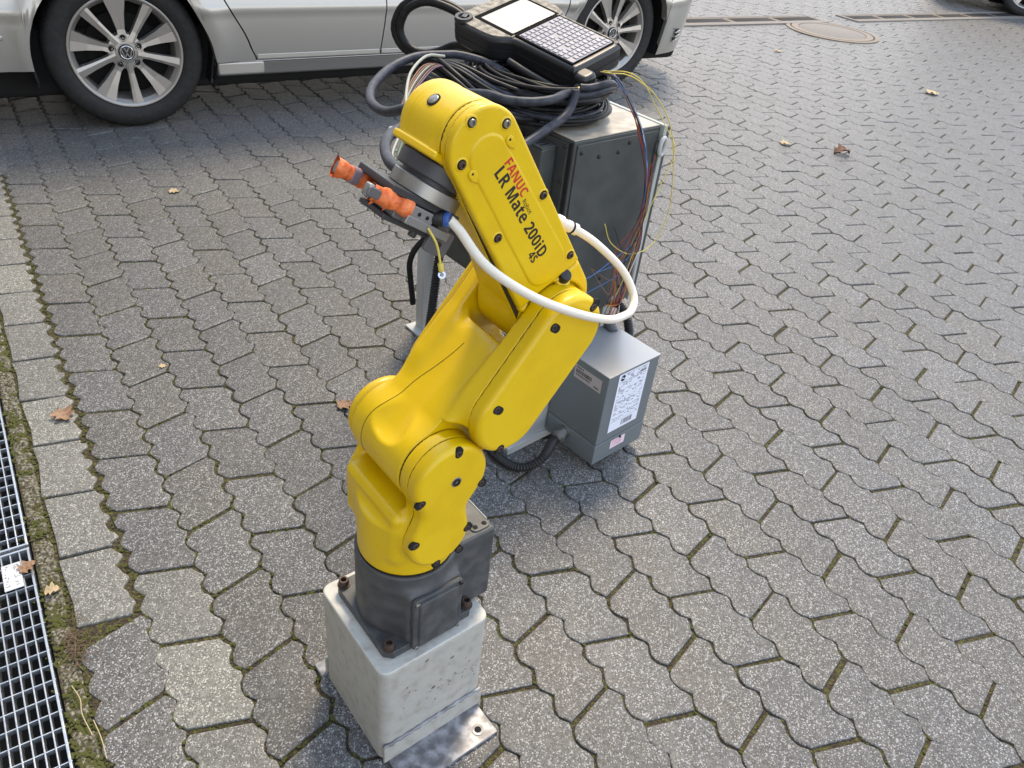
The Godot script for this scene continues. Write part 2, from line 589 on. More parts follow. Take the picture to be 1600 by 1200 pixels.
	M.rim = mat(lin(0.40, 0.38, 0.35), 0.36, 0.7)
	M.chrome = mat(Color(0.8, 0.8, 0.8), 0.15, 1.0)
	M.sill = mat(lin(0.13, 0.125, 0.115), 0.5, 0.2)
	M.pendant = mat(lin(0.013, 0.0135, 0.016), 0.38)
	var pd := tri_world(mat(Color.WHITE, 0.6), 5.0, false)
	pd.albedo_texture = noise_tex(FastNoiseLite.TYPE_SIMPLEX, 0.015, 6, [lin(0.09, 0.08, 0.065), lin(0.19, 0.17, 0.135), lin(0.3, 0.27, 0.215)], [0.25, 0.5, 0.75], 512, 91)
	M.pendant_top = pd
	M.screen = mat(lin(0.36, 0.335, 0.28), 0.2)
	M.bezel = mat(lin(0.008, 0.008, 0.008), 0.8)
	M.bezel.metallic_specular = 0.15
	M.fan_lid = mat(lin(0.085, 0.092, 0.092), 0.45)
	M.screen.clearcoat_enabled = true
	M.key = mat(lin(0.24, 0.24, 0.275), 0.5)
	M.grey_tape = mat(lin(0.2, 0.15, 0.17), 0.6)
	M.keypad = mat(lin(0.22, 0.22, 0.25), 0.5)
	M.key_grey = mat(lin(0.25, 0.25, 0.30), 0.4)
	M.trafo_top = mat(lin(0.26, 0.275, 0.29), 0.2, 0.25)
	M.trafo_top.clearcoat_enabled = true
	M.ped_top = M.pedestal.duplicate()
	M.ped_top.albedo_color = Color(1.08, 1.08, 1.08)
	M.wire_yellow = mat(lin(0.62, 0.5, 0.08), 0.5)
	M.wire_blue = mat(lin(0.06, 0.14, 0.32), 0.5)
	M.wire_violet = mat(lin(0.09, 0.05, 0.10), 0.5)
	M.wire_brown = mat(lin(0.2, 0.09, 0.05), 0.5)
	M.wire_red = mat(lin(0.4, 0.06, 0.03), 0.5)
	M.wire_orange = mat(lin(0.5, 0.2, 0.05), 0.5)
	M.wire_white = mat(lin(0.6, 0.6, 0.6), 0.5)
	M.wire_grey = mat(lin(0.32, 0.33, 0.27), 0.5)
	M.wire_green = mat(lin(0.06, 0.10, 0.05), 0.5)
	M.twig_dark = mat(lin(0.15, 0.105, 0.065), 0.9)
	M.plaster = tri_world(mat(Color.WHITE, 0.9), 0.8)
	M.plaster.albedo_texture = noise_tex(FastNoiseLite.TYPE_SIMPLEX, 0.02, 5, [lin(0.30, 0.295, 0.28), lin(0.36, 0.355, 0.335)], [0.3, 0.7], 512, 101)
	M.walk = tri_world(mat(Color.WHITE, 0.85), 1.4)
	M.walk.albedo_texture = noise_tex(FastNoiseLite.TYPE_SIMPLEX, 0.02, 6, [lin(0.15, 0.145, 0.135), lin(0.22, 0.215, 0.2)], [0.3, 0.7], 512, 111)
	M.plinth = mat(lin(0.18, 0.17, 0.16), 0.9)
	M.brass = mat(lin(0.5, 0.38, 0.16), 0.35, 0.85)
	M.concrete_pale = tri_world(mat(Color.WHITE, 0.85), 3.0)
	M.concrete_pale.albedo_texture = noise_tex(FastNoiseLite.TYPE_SIMPLEX, 0.05, 5, [lin(0.15, 0.135, 0.12), lin(0.22, 0.20, 0.175)], [0.3, 0.7], 512, 95)
	M.iron = mat(lin(0.16, 0.13, 0.1), 0.6, 0.3)
	M.leaf = mat(lin(0.27, 0.165, 0.10), 0.7)
	M.leaf_dark = mat(lin(0.12, 0.05, 0.025), 0.7)
	M.leaf_pale = mat(lin(0.42, 0.33, 0.2), 0.7)
	M.twig = mat(lin(0.42, 0.36, 0.22), 0.8)

# ------------------------------------------------------------------ the paved yard
const LROT := 0.9241224667
const LL := 0.19264
const LW := -0.11767
var lat_o := Vector3(-1.501, 0, -1.839)
var ud := Vector3(cos(LROT), 0, sin(LROT))
var vd := Vector3(-sin(LROT), 0, cos(LROT))

func lat_xf() -> Transform3D:
	return Transform3D(Basis(ud, Vector3.UP, vd), lat_o)

func latp(u: float, v: float, y := 0.0) -> Vector3:           # metric along, metric across
	return lat_o + ud * u + vd * v + Vector3(0, y, 0)

func bound(u: float, j: int) -> Vector2:                      # wavy joint line j at row position u, metres
	var ph := 6.0 * PI * u
	return Vector2(u * LL, (j - 0.06 + 0.062 * cos(ph) + 0.012 * cos(2.0 * ph)) * LW)

func paver_outline(odd: bool, straight := false) -> PackedVector2Array:
	# odd columns: joints from 0 to 0.165; even columns: from 0.67 to 0.51
	var l0 := 0.0 if odd else 0.67
	var r0 := 0.165 if odd else 0.51
	var p := PackedVector2Array()
	var k := 15
	if straight:
		for i in 4:
			p.append(Vector2((l0 + i / 3.0 - 0.25) * LL, -0.1 * LW + 0.004 * sin(i * 2.1) * (1 if i % 2 == 0 else -1)))
	else:
		for i in k + 1:
			p.append(bound(l0 + float(i) / k, 0))
	for i in k + 1:
		var b := bound(r0 + 1.0 - float(i) / k, 1)
		if straight:
			b.y += 0.011 + 0.003 * sin(i * 2.4)
		p.append(b)
	# worn corners: pull the four joint corners in
	if not straight:
		var n := p.size()
		var pp := p.duplicate()
		for e in [0, k, k + 1, n - 1]:
			var a := p[(e + n - 1) % n]
			var b := p[(e + 1) % n]
			pp[e] = p[e].lerp((p[e] + (a - p[e]).limit_length(0.016) + p[e] + (b - p[e]).limit_length(0.016)) * 0.5, 0.42)
		p = pp
	var c := Vector2.ZERO
	for q in p:
		c += q
	c /= p.size()
	var o := PackedVector2Array()
	for q in p:
		o.append(q - c)
	set_meta("pc", c)
	if Geometry2D.is_polygon_clockwise(o):
		o.reverse()
	return o

func paver_mesh(o: PackedVector2Array, gap: float, sd: int, chip := 0.0) -> ArrayMesh:
	# x,y of the outline are x,z here; top at y = 0
	var q := offset2(o, gap)
	var r := RandomNumberGenerator.new()
	r.seed = sd
	for i in q.size():
		q[i] += Vector2(r.randf_range(-1, 1), r.randf_range(-1, 1)) * (0.0013 + chip)
	var mb := MB.new()
	var k := q.size()
	var rr := [[0.0, -0.045], [0.0, -0.004], [0.0012, -0.0012], [0.004, 0.0]]
	var prev := PackedInt32Array()
	for s in 4:
		var w := offset2(q, rr[s][0] as float)
		var cur := PackedInt32Array()
		for i in k:
			var t := (w[(i + 1) % k] - w[(i + k - 1) % k]).normalized()
			var n2 := Vector2(t.y, -t.x)
			var up: float = [0.0, 0.25, 0.8, 1.0][s]
			cur.append(mb.add(Vector3(w[i].x, rr[s][1], w[i].y), Vector3(n2.x * (1.0 - up * 0.95), up, n2.y * (1.0 - up * 0.95)).normalized()))
		if s > 0:
			for i in k:
				var j := (i + 1) % k
				mb.quad(prev[j], prev[i], cur[i], cur[j])
		prev = cur
	var top := offset2(q, rr[3][0])
	var tr := Geometry2D.triangulate_polygon(top)
	for t in tr.size() / 3:
		var a := tr[t * 3]; var b := tr[t * 3 + 1]; var c := tr[t * 3 + 2]
		if (top[b] - top[a]).cross(top[c] - top[a]) > 0:
			mb.tri(prev[a], prev[c], prev[b])
		else:
			mb.tri(prev[a], prev[b], prev[c])
	return mb.done()

func build_yard() -> void:
	# joint bed: one sheet out to the horizon, with a slot left open for the drain
	var mb := MB.new()
	var far := 250.0
	var y := -0.0062
	var vs := 0.0475
	var ve := 0.39
	for q in [[-far, far, vs, -far], [-far, far, far, ve]]:
		mb.flat(latp(q[0], q[2], y), latp(q[1], q[2], y), latp(q[1], q[3], y), latp(q[0], q[3], y))
	var pave := struct("pavement", mb.done(), M.bed)
	# stones
	var oo := [paver_outline(false), Vector2.ZERO, paver_outline(true), Vector2.ZERO]
	paver_outline(false)
	var ce: Vector2 = get_meta("pc")
	paver_outline(true)
	var co: Vector2 = get_meta("pc")
	var meshes := [[], []]
	for s in 4:
		meshes[0].append(paver_mesh(oo[0], 0.0014 + 0.0003 * s, 10 + s))
		meshes[1].append(paver_mesh(oo[2], 0.0014 + 0.0003 * s, 20 + s))
	var so := paver_outline(false, true)
	var cs: Vector2 = get_meta("pc")
	var edge := [paver_mesh(so, 0.0036, 31, 0.0024), paver_mesh(so, 0.0042, 32, 0.0030), paver_mesh(so, 0.0032, 33, 0.0022)]
	var cam: Camera3D = $camera
	var cxf := cam.transform.affine_inverse()
	var list := []
	for j in range(0, 190):
		for i in range(-100, 60):
			var c := ce if j % 2 == 0 else co
			var w := latp(i * LL + c.x, j * LW + c.y)
			if w.z > 2.5 or w.z < -22.0 or w.x > 16.0:
				continue
			var q := cxf * w
			var size := 0.0
			if q.z < -0.2:
				var sx := q.x / -q.z * 2.0126
				var sy := q.y / -q.z * 2.0126
				if absf(sx) < 1.333 + 0.25 and absf(sy) < 1.25:
					size = 1.0 / (q.z * q.z) * (0.25 + absf(cam.position.y / w.distance_to(cam.position)))
			list.append([size, i, j, w])
	list.sort_custom(func(a, b): return a[0] > b[0] if a[0] != b[0] else (a[1] < b[1] if a[1] != b[1] else a[2] < b[2]))
	var far_x := [[], []]
	var bl := Basis(ud, Vector3.UP, vd)
	for n in list.size():
		var e = list[n]
		rng.seed = 7919 + e[1] * 131 + e[2] * 3571
		var odd: int = e[2] % 2
		var is_edge: bool = e[2] == 0 and e[1] <= 5
		var tilt := Basis(Vector3(1, 0, 0), rng.randf_range(-1, 1) * 0.008) * Basis(Vector3(0, 0, 1), rng.randf_range(-1, 1) * 0.008) * Basis(Vector3.UP, rng.randf_range(-1, 1) * 0.010)
		var p: Vector3 = e[3] + Vector3(rng.randf_range(-1, 1) * 0.0020, rng.randf_range(-1.8, 0.9) * 0.001, rng.randf_range(-1, 1) * 0.0020)
		if is_edge:
			p = latp(e[1] * LL + cs.x, cs.y) + Vector3(rng.randf_range(-1, 1) * 0.002, 0.001, 0)
		var xf := Transform3D(bl * tilt, p)
		if n < 300 and e[0] > 0.0:
			if is_edge:
				part(pave, "paver", edge[rng.randi() % 3], M["pale%d" % (rng.randi() % 3)], xf)
			else:
				var tone := rng.randi() % 8
				var sm: Material = M["stone%d" % tone]
				if e[2] == 1 and e[1] >= 6:
					sm = M["pale%d" % (rng.randi() % 3)]
				elif e[2] == 0:
					sm = M.stone5
				part(pave, "paver", meshes[odd][rng.randi() % 4], sm, xf)
		elif not is_edge:
			far_x[odd].append([xf, rng.randf_range(0.94, 1.06)])
		else:
			far_x[0].append([xf, 1.2])
	for s in 2:
		var mm := MultiMesh.new()
		mm.transform_format = MultiMesh.TRANSFORM_3D
		mm.use_colors = true
		mm.mesh = meshes[s][0]
		mm.instance_count = far_x[s].size()
		for k in far_x[s].size():
			mm.set_instance_transform(k, far_x[s][k][0])
			var t: float = far_x[s][k][1]
			mm.set_instance_color(k, Color(t, t, t * 0.985))
		var mi := MultiMeshInstance3D.new()
		mi.multimesh = mm
		mi.material_override = M.stone_far
		mi.name = "far_pavers"
		mi.set_meta("kind", "stuff")
		pave.add_child(mi, true)
	# rough strip between the edge course and the drain
	var sb := MB.new()
	var nf := FastNoiseLite.new()
	nf.seed = 8
	nf.frequency = 22.0
	nf.fractal_octaves = 4
	var nu := 420
	var nv := 8
	for i in nu + 1:
		for k in nv + 1:
			var u := -1.6 + 4.4 * i / nu
			var v := lerpf(0.0475, 0.010, float(k) / nv)
			var h := -0.006 + 0.010 * nf.get_noise_2d(u, v) + (0.003 if k > 0 and k < nv else -0.004)
			sb.add(latp(u, v, h), Vector3.UP)
	for i in nu + 1:
		for k in nv + 1:
			var a := i * (nv + 1) + k
			var du := sb.v[mini(i + 1, nu) * (nv + 1) + k] - sb.v[maxi(i - 1, 0) * (nv + 1) + k]
			var dw := sb.v[i * (nv + 1) + mini(k + 1, nv)] - sb.v[i * (nv + 1) + maxi(k - 1, 0)]
			var nn := du.cross(dw).normalized()
			sb.n[a] = nn if nn.y > 0 else -nn
			if i < nu and k < nv:
				sb.quad(a, a + nv + 1, a + nv + 2, a + 1)
	struct("concrete_strip", sb.done(), M.strip)
	# moss: small cushions in the joints and along the strip
	var mo := []
	var mr := RandomNumberGenerator.new()
	mr.seed = 77
	for k in 7400:
		var p: Vector3
		if k < 4200:
			var j := mr.randi_range(0, 3) if mr.randf() < 0.6 else mr.randi_range(0, 26)
			var u := mr.randf_range(-4.0, 12.0)
			var b := bound(u, j)
			if mr.randf() < 0.5:
				b = bound(floor(u) + (0.08 if j % 2 else 0.59) + mr.randf_range(-0.02, 0.02), j)
				b.y += LW * mr.randf()
			if k % 3 == 0:          # cushions where three stones meet
				var jj := mr.randi_range(0, 24)
				var side := mr.randi() % 2
				var even := (jj - side + 2) % 2 == 0
				var uu := floorf(u) + ((0.0 if side == 0 else 0.165) if not even else (0.67 if side == 0 else 0.51))
				b = bound(uu, jj) + Vector2(mr.randfn() * 0.005, mr.randfn() * 0.0035)
			p = latp(b.x + mr.randfn() * 0.002, b.y + mr.randfn() * 0.002, -0.0055 + mr.randf() * 0.002)
		else:
			var u := mr.randf_range(-0.4, 1.9)
			p = latp(u, 0.029 + mr.randfn() * 0.011, -0.004)
			if nf.get_noise_2d(u * 0.25, 3.0) < -0.05 or p.distance_to(latp(u, 0.0475)) < 0.002:
				continue
		var s := mr.randf_range(0.0016, 0.0042)
		mo.append(Transform3D(Basis(Vector3.UP, mr.randf() * TAU) * Basis(Vector3.RIGHT, mr.randf_range(-0.4, 0.4)) * Basis.from_scale(Vector3(s * mr.randf_range(0.8, 1.8), s * 0.7, s)), p))
	var sp := MB.new()
	var nb := FastNoiseLite.new()
	nb.frequency = 1.3
	for i in 7:
		for k in 10:
			var th := PI * i / 6.0
			var a := TAU * k / 10.0
			var d := Vector3(sin(th) * cos(a), cos(th), sin(th) * sin(a))
			sp.add(d * (1.0 + 0.35 * nb.get_noise_3dv(d * 1.7)), d)
	for i in 6:
		for k in 10:
			var k2 := (k + 1) % 10
			sp.quad(i * 10 + k2, (i + 1) * 10 + k2, (i + 1) * 10 + k, i * 10 + k)
	var mm2 := MultiMesh.new()
	mm2.transform_format = MultiMesh.TRANSFORM_3D
	mm2.mesh = sp.done()
	mm2.instance_count = mo.size()
	for k in mo.size():
		mm2.set_instance_transform(k, mo[k])
	var mi2 := MultiMeshInstance3D.new()
	mi2.multimesh = mm2
	mi2.material_override = M.moss
	mi2.name = "moss"
	mi2.set_meta("kind", "stuff")
	tag(mi2, "green brown moss growing in the paving joints and beside the drain", "moss")
	add_child(mi2)
	# drain trough under the grating
	var tb := MB.new()
	var ua := -14.0
	var ub := 6.0
	tb.flat(latp(ua, vs, -0.0062), latp(ub, vs, -0.0062), latp(ub, vs, -0.24), latp(ua, vs, -0.24))
	tb.flat(latp(ua, ve, -0.24), latp(ub, ve, -0.24), latp(ub, ve, -0.0062), latp(ua, ve, -0.0062))
	tb.flat(latp(ua, vs, -0.24), latp(ub, vs, -0.24), latp(ub, ve, -0.24), latp(ua, ve, -0.24))
	struct("drain_trough", tb.done(), M.pit)
	var gw := 0.335
	var gl := 0.988
	var first: Node3D = null
	for k in 3:
		var u0: float = [0.990, -0.006, 1.986][k]
		var root: Node3D
		var lab: String = ["galvanised mesh drain grating at lower left with a small stamped tag on it", "galvanised mesh drain grating along left edge just above the tagged one", "galvanised mesh drain grating at the bottom left corner below the tagged one"][k]
		if first == null:
			root = thing("drain_grating", lab, "drain grating", Transform3D.IDENTITY, "drain gratings along the edge of the yard")
			first = root
			var lb := boxm(gl, 0.028, 0.0026, 0.0006)
			var cb := boxm(0.0022, 0.012, gw, 0.0005)
			for s in 2:
				part(root, "frame_bar", boxm(gl, 0.03, 0.0045, 0.0008), M.zinc, at(Vector3(gl / 2, -0.013, 0.003 + s * (gw - 0.006))))
				part(root, "frame_bar", boxm(0.0045, 0.03, gw, 0.0008), M.zinc, at(Vector3(0.003 + s * (gl - 0.006), -0.0131, gw / 2)))
			for i in range(1, 21):
				part(root, "bearing_bar", lb, M.zinc, at(Vector3(gl / 2, -0.0145, 0.003 + 0.0161 * i)))
			for i in range(1, 29):
				part(root, "cross_bar", cb, M.zinc, at(Vector3(0.003 + 0.0339 * i, -0.0085, gw / 2)))
		else:
			root = first.duplicate()
			root.name = numbered("drain_grating")
			add_child(root)
			tag(root, lab, "drain grating", "drain gratings along the edge of the yard")
		root.transform = Transform3D(bl, latp(u0, vs + 0.004, 0.002))
	# stamped tag on the first grating, its stamping too worn to read
	var tagp := part(first, "tag_plate", boxm(0.070, 0.002, 0.033, 0.0006), M.tag_metal, at(Vector3(0.069, 0.0025, 0.0365)))
	var mr2 := RandomNumberGenerator.new()
	mr2.seed = 5
	var sm := MB.new()
	for ln in 2:
		for c in 9:
			if mr2.randf() < 0.2:
				continue
			var px := -0.029 + c * 0.0068
			for s2 in mr2.randi_range(1, 3):
				var q := Vector3(px + mr2.randf_range(-0.002, 0.002), 0.0011, (-0.008 + ln * 0.016) + mr2.randf_range(-0.004, 0.004))
				var along := mr2.randf() < 0.5
				var hx := 0.0022 if along else 0.0004
				var hz := 0.0004 if along else 0.003
				sm.flat(q + Vector3(-hx, 0, hz), q + Vector3(hx, 0, hz), q + Vector3(hx, 0, -hz), q + Vector3(-hx, 0, -hz))
	part(tagp, "stamped_marks", sm.done(), M.dark_plate)

# ------------------------------------------------------------------ cars
# local axes: x towards the nose, y up, z out of the side that faces the camera; origin on the ground below the rear hub
const WB := 2.711

func side_z(x: float, y: float) -> float:          # how far the body side stands out, z = 0 at the tyre face
	var z := 0.035
	if y < 0.47:
		z -= 0.030 * pow((0.47 - y) / 0.2, 1.5)
	else:
		z -= 0.035 * (y - 0.47) + 0.05 * pow(maxf(y - 0.6, 0.0) / 0.4, 2.0)
		z += 0.012 * exp(-pow((y - 0.50) / 0.03, 2.0))
	for c in [0.0, WB]:                              # flared arches
		var r := Vector2(x - c, y - 0.33).length()
		z += 0.016 * exp(-pow((r - 0.38) / 0.05, 2.0))
	if x > 3.08:
		var t := minf((x - 3.08) / 0.42, 1.0)
		z -= 0.42 * (1.0 - sqrt(maxf(1.0 - t * t, 0.0)))
	if x < -0.62:
		var t := minf((-0.62 - x) / 0.45, 1.0)
		z -= 0.4 * (1.0 - sqrt(maxf(1.0 - t * t, 0.0)))
	return z

func arch_low(x: float, low: float) -> float:
	for c in [0.0, WB]:
		var dx: float = absf(x - c)
		if dx < 0.368:
			low = maxf(low, 0.315 + sqrt(0.368 * 0.368 - dx * dx) * 0.985)
	return low

func side_panel(xs: Array, lowf: Callable, top: float, ny: int, xshift: Callable) -> ArrayMesh:
	var mb := MB.new()
	var nx := xs.size()
	for i in nx:
		for k in ny + 1:
			var y0: float = lowf.call(xs[i])
			var y := lerpf(y0, top, pow(float(k) / ny, 1.2))
			var x: float = xs[i] + xshift.call(xs[i], y)
			mb.add(Vector3(x, y, side_z(x, y)), Vector3.ZERO)
	for i in nx:
		for k in ny + 1:
			var p := mb.v[i * (ny + 1) + k]
			var e := 0.004
			var dx := Vector3(2 * e, 0, side_z(p.x + e, p.y) - side_z(p.x - e, p.y))
			var dy := Vector3(0, 2 * e, side_z(p.x, p.y + e) - side_z(p.x, p.y - e))
			mb.n[i * (ny + 1) + k] = dx.cross(dy).normalized()
			if i < nx - 1 and k < ny:
				var a := i * (ny + 1) + k
				mb.quad(a, a + ny + 1, a + ny + 2, a + 1)
	# edges turned in
	for i in nx - 1:
		var a := mb.v[i * (ny + 1)]
		var b := mb.v[(i + 1) * (ny + 1)]
		var q := Vector3(0, 0.0, -0.05)
		mb.flat(a + q + Vector3(0, 0.006, 0), b + q + Vector3(0, 0.006, 0), b, a)
	for s in 2:
		for k in ny:
			var i := 0 if s == 0 else nx - 1
			var a := mb.v[i * (ny + 1) + k]
			var b := mb.v[i * (ny + 1) + k + 1]
			var q := Vector3(0.004 if s == 0 else -0.004, 0, -0.03)
			if s == 0:
				mb.flat(a + q, a, b, b + q)
			else:
				mb.flat(a, a + q, b + q, b)
	return mb.done()

func xrange(a: float, b: float, step: float) -> Array:
	var o := []
	var k := maxi(1, int((b - a) / step))
	for i in k + 1:
		var x := lerpf(a, b, float(i) / k)
		o.append(x)
	for c in [0.0, WB]:                                 # finer where the arch is steep
		for d in [-0.368, -0.3675, -0.365, -0.36, -0.35, -0.33, 0.33, 0.35, 0.36, 0.365, 0.3675, 0.368]:
			if c + d > a and c + d < b:
				o.append(c + d)
	o.sort()
	return o

func wheel(parent: Node, c: Vector3, emblem: bool, turn: float) -> void:
	var w := part(parent, "wheel", lathe([Vector2(0.232, -0.235), Vector2(0.29, -0.235), Vector2(0.312, -0.225), Vector2(0.32, -0.205), Vector2(0.3215, -0.12), Vector2(0.32, -0.035), Vector2(0.3135, -0.018), Vector2(0.300, -0.006), Vector2(0.278, 0.0), Vector2(0.262, -0.001), Vector2(0.25, -0.0045), Vector2(0.236, -0.012), Vector2(0.231, -0.02), Vector2(0.231, -0.235)], 64), M.tyre, at(c))
	# tread grooves across the shoulder
	var tb := MB.new()
	for i in 90:
		var a := TAU * i / 90
		var t := frame_z(Vector3(cos(a), sin(a), 0), Vector3(cos(a), sin(a), 0) * 0.3165 + Vector3(0, 0, -0.045), Vector3(0, 0, 1))
		var h := Vector3(0.03, 0.003, 0.0045)
		tb.flat(t * Vector3(-h.x, -h.y, h.z), t * Vector3(h.x, -h.y, h.z - 0.004), t * Vector3(h.x, h.y, h.z - 0.004), t * Vector3(-h.x, h.y, h.z))
	part(w, "tread", tb.done(), M.black)
	var rim := lathe([Vector2(0.195, -0.2), Vector2(0.200, -0.06), Vector2(0.205, -0.035), Vector2(0.212, -0.026), Vector2(0.2165, -0.020), Vector2(0.2205, -0.0145), Vector2(0.2235, -0.0122), Vector2(0.2285, -0.0115), Vector2(0.2318, -0.0135), Vector2(0.2318, -0.03)].map(func(q): return q), 64, 0.9)
	# the rim is seen from inside and in front: profile runs from the barrel outwards
	part(w, "rim", rim, M.rim)
	part(w, "brake_disc", lathe([Vector2(0, -0.2), Vector2(0.2, -0.2), Vector2(0.2, -0.14), Vector2(0.15, -0.138), Vector2(0.15, -0.10), Vector2(0.07, -0.1), Vector2(0, -0.09)], 32), M.gap)
	var sp := MB.new()
	for i in 10:
		var wide := i % 2 == 0
		var a := turn + TAU * i / 10
		var r := Vector3(cos(a), sin(a), 0)
		var t := Vector3(-sin(a), cos(a), 0)
		var sec := [[0.045, 0.019, -0.026], [0.09, 0.0155, -0.031], [0.15, 0.026, -0.026], [0.2185, 0.044, -0.0195]] if wide else [[0.045, 0.015, -0.026], [0.09, 0.0125, -0.030], [0.15, 0.0155, -0.026], [0.2185, 0.022, -0.0195]]
		for s in 3:
			var q := []
			for e in 2:
				var k = sec[s + e]
				var ridge: float = 0.0022 if wide else 0.004
				for f in [[-1.0, -0.034], [-1.0, 0.0], [0.0 if wide else -0.3, -ridge if wide else 0.003], [1.0, 0.0], [1.0, -0.034]]:
					q.append(r * float(k[0]) + t * float(k[1]) * float(f[0]) + Vector3(0, 0, float(k[2]) + float(f[1])))
			for f in 4:
				sp.flat(q[f + 1], q[f], q[f + 5], q[f + 6])
	part(w, "spokes", sp.done(), M.rim)
	part(w, "hub", lathe([Vector2(0.075, -0.07), Vector2(0.072, -0.034), Vector2(0.05, -0.029), Vector2(0.034, -0.026), Vector2(0, -0.026)], 40), M.rim)
	for i in 5:
		var a := turn + TAU * i / 5
		var q := Vector3(cos(a), sin(a), 0) * 0.056 + Vector3(0, 0, -0.034)
		var nut := part(w, "wheel_bolt", lathe([Vector2(0.0145, -0.01), Vector2(0.0145, 0.0062), Vector2(0.0128, 0.0068), Vector2(0.0090, 0.0050), Vector2(0.0080, 0.0062), Vector2(0.0040, 0.0062), Vector2(0, 0.002)], 16), M.gap, at(q))
		nut.name = "wheel_bolt"
	if emblem:
		var cap := lathe([Vector2(0.0325, -0.03), Vector2(0.0325, -0.019), Vector2(0.030, -0.0172), Vector2(0, -0.0165)], 40)
		part(w, "hub_cap", cap, M.black)
		var em := MB.new()
		var ring := lathe([Vector2(0.0248, -0.0165), Vector2(0.0285, -0.0165), Vector2(0.0285, -0.0145), Vector2(0.0266, -0.0137), Vector2(0.0248, -0.0145), Vector2(0.0248, -0.0165)], 40)
		part(w, "emblem_ring", ring, M.chrome)
		for st in [[Vector2(-0.0105, 0.0232), Vector2(-0.0005, 0.0015)], [Vector2(0.0105, 0.0232), Vector2(0.0005, 0.0015)], [Vector2(-0.0218, 0.0135), Vector2(-0.0098, -0.0225)], [Vector2(0.0218, 0.0135), Vector2(0.0098, -0.0225)], [Vector2(-0.0098, -0.0225), Vector2(0.0, -0.0015)], [Vector2(0.0098, -0.0225), Vector2(0.0, -0.0015)]]:
			var p: Vector2 = st[0]
			var q: Vector2 = st[1]
			var n := (q - p).orthogonal().normalized() * 0.0021
			var z := -0.0142
			var A := Vector3(p.x - n.x, p.y - n.y, z)
			var B := Vector3(q.x - n.x, q.y - n.y, z)
			var C := Vector3(q.x + n.x, q.y + n.y, z)
			var D := Vector3(p.x + n.x, p.y + n.y, z)
			if (B - A).cross(C - A).z < 0:
				var tmp := A; A = D; D = tmp
				tmp = B; B = C; C = tmp
			em.flat(A, B, C, D)
			var dz := Vector3(0, 0, -0.003)
			em.flat(A + dz, B + dz, B, A)
			em.flat(C + dz, D + dz, D, C)
		part(w, "emblem_letters", em.done(), M.chrome)

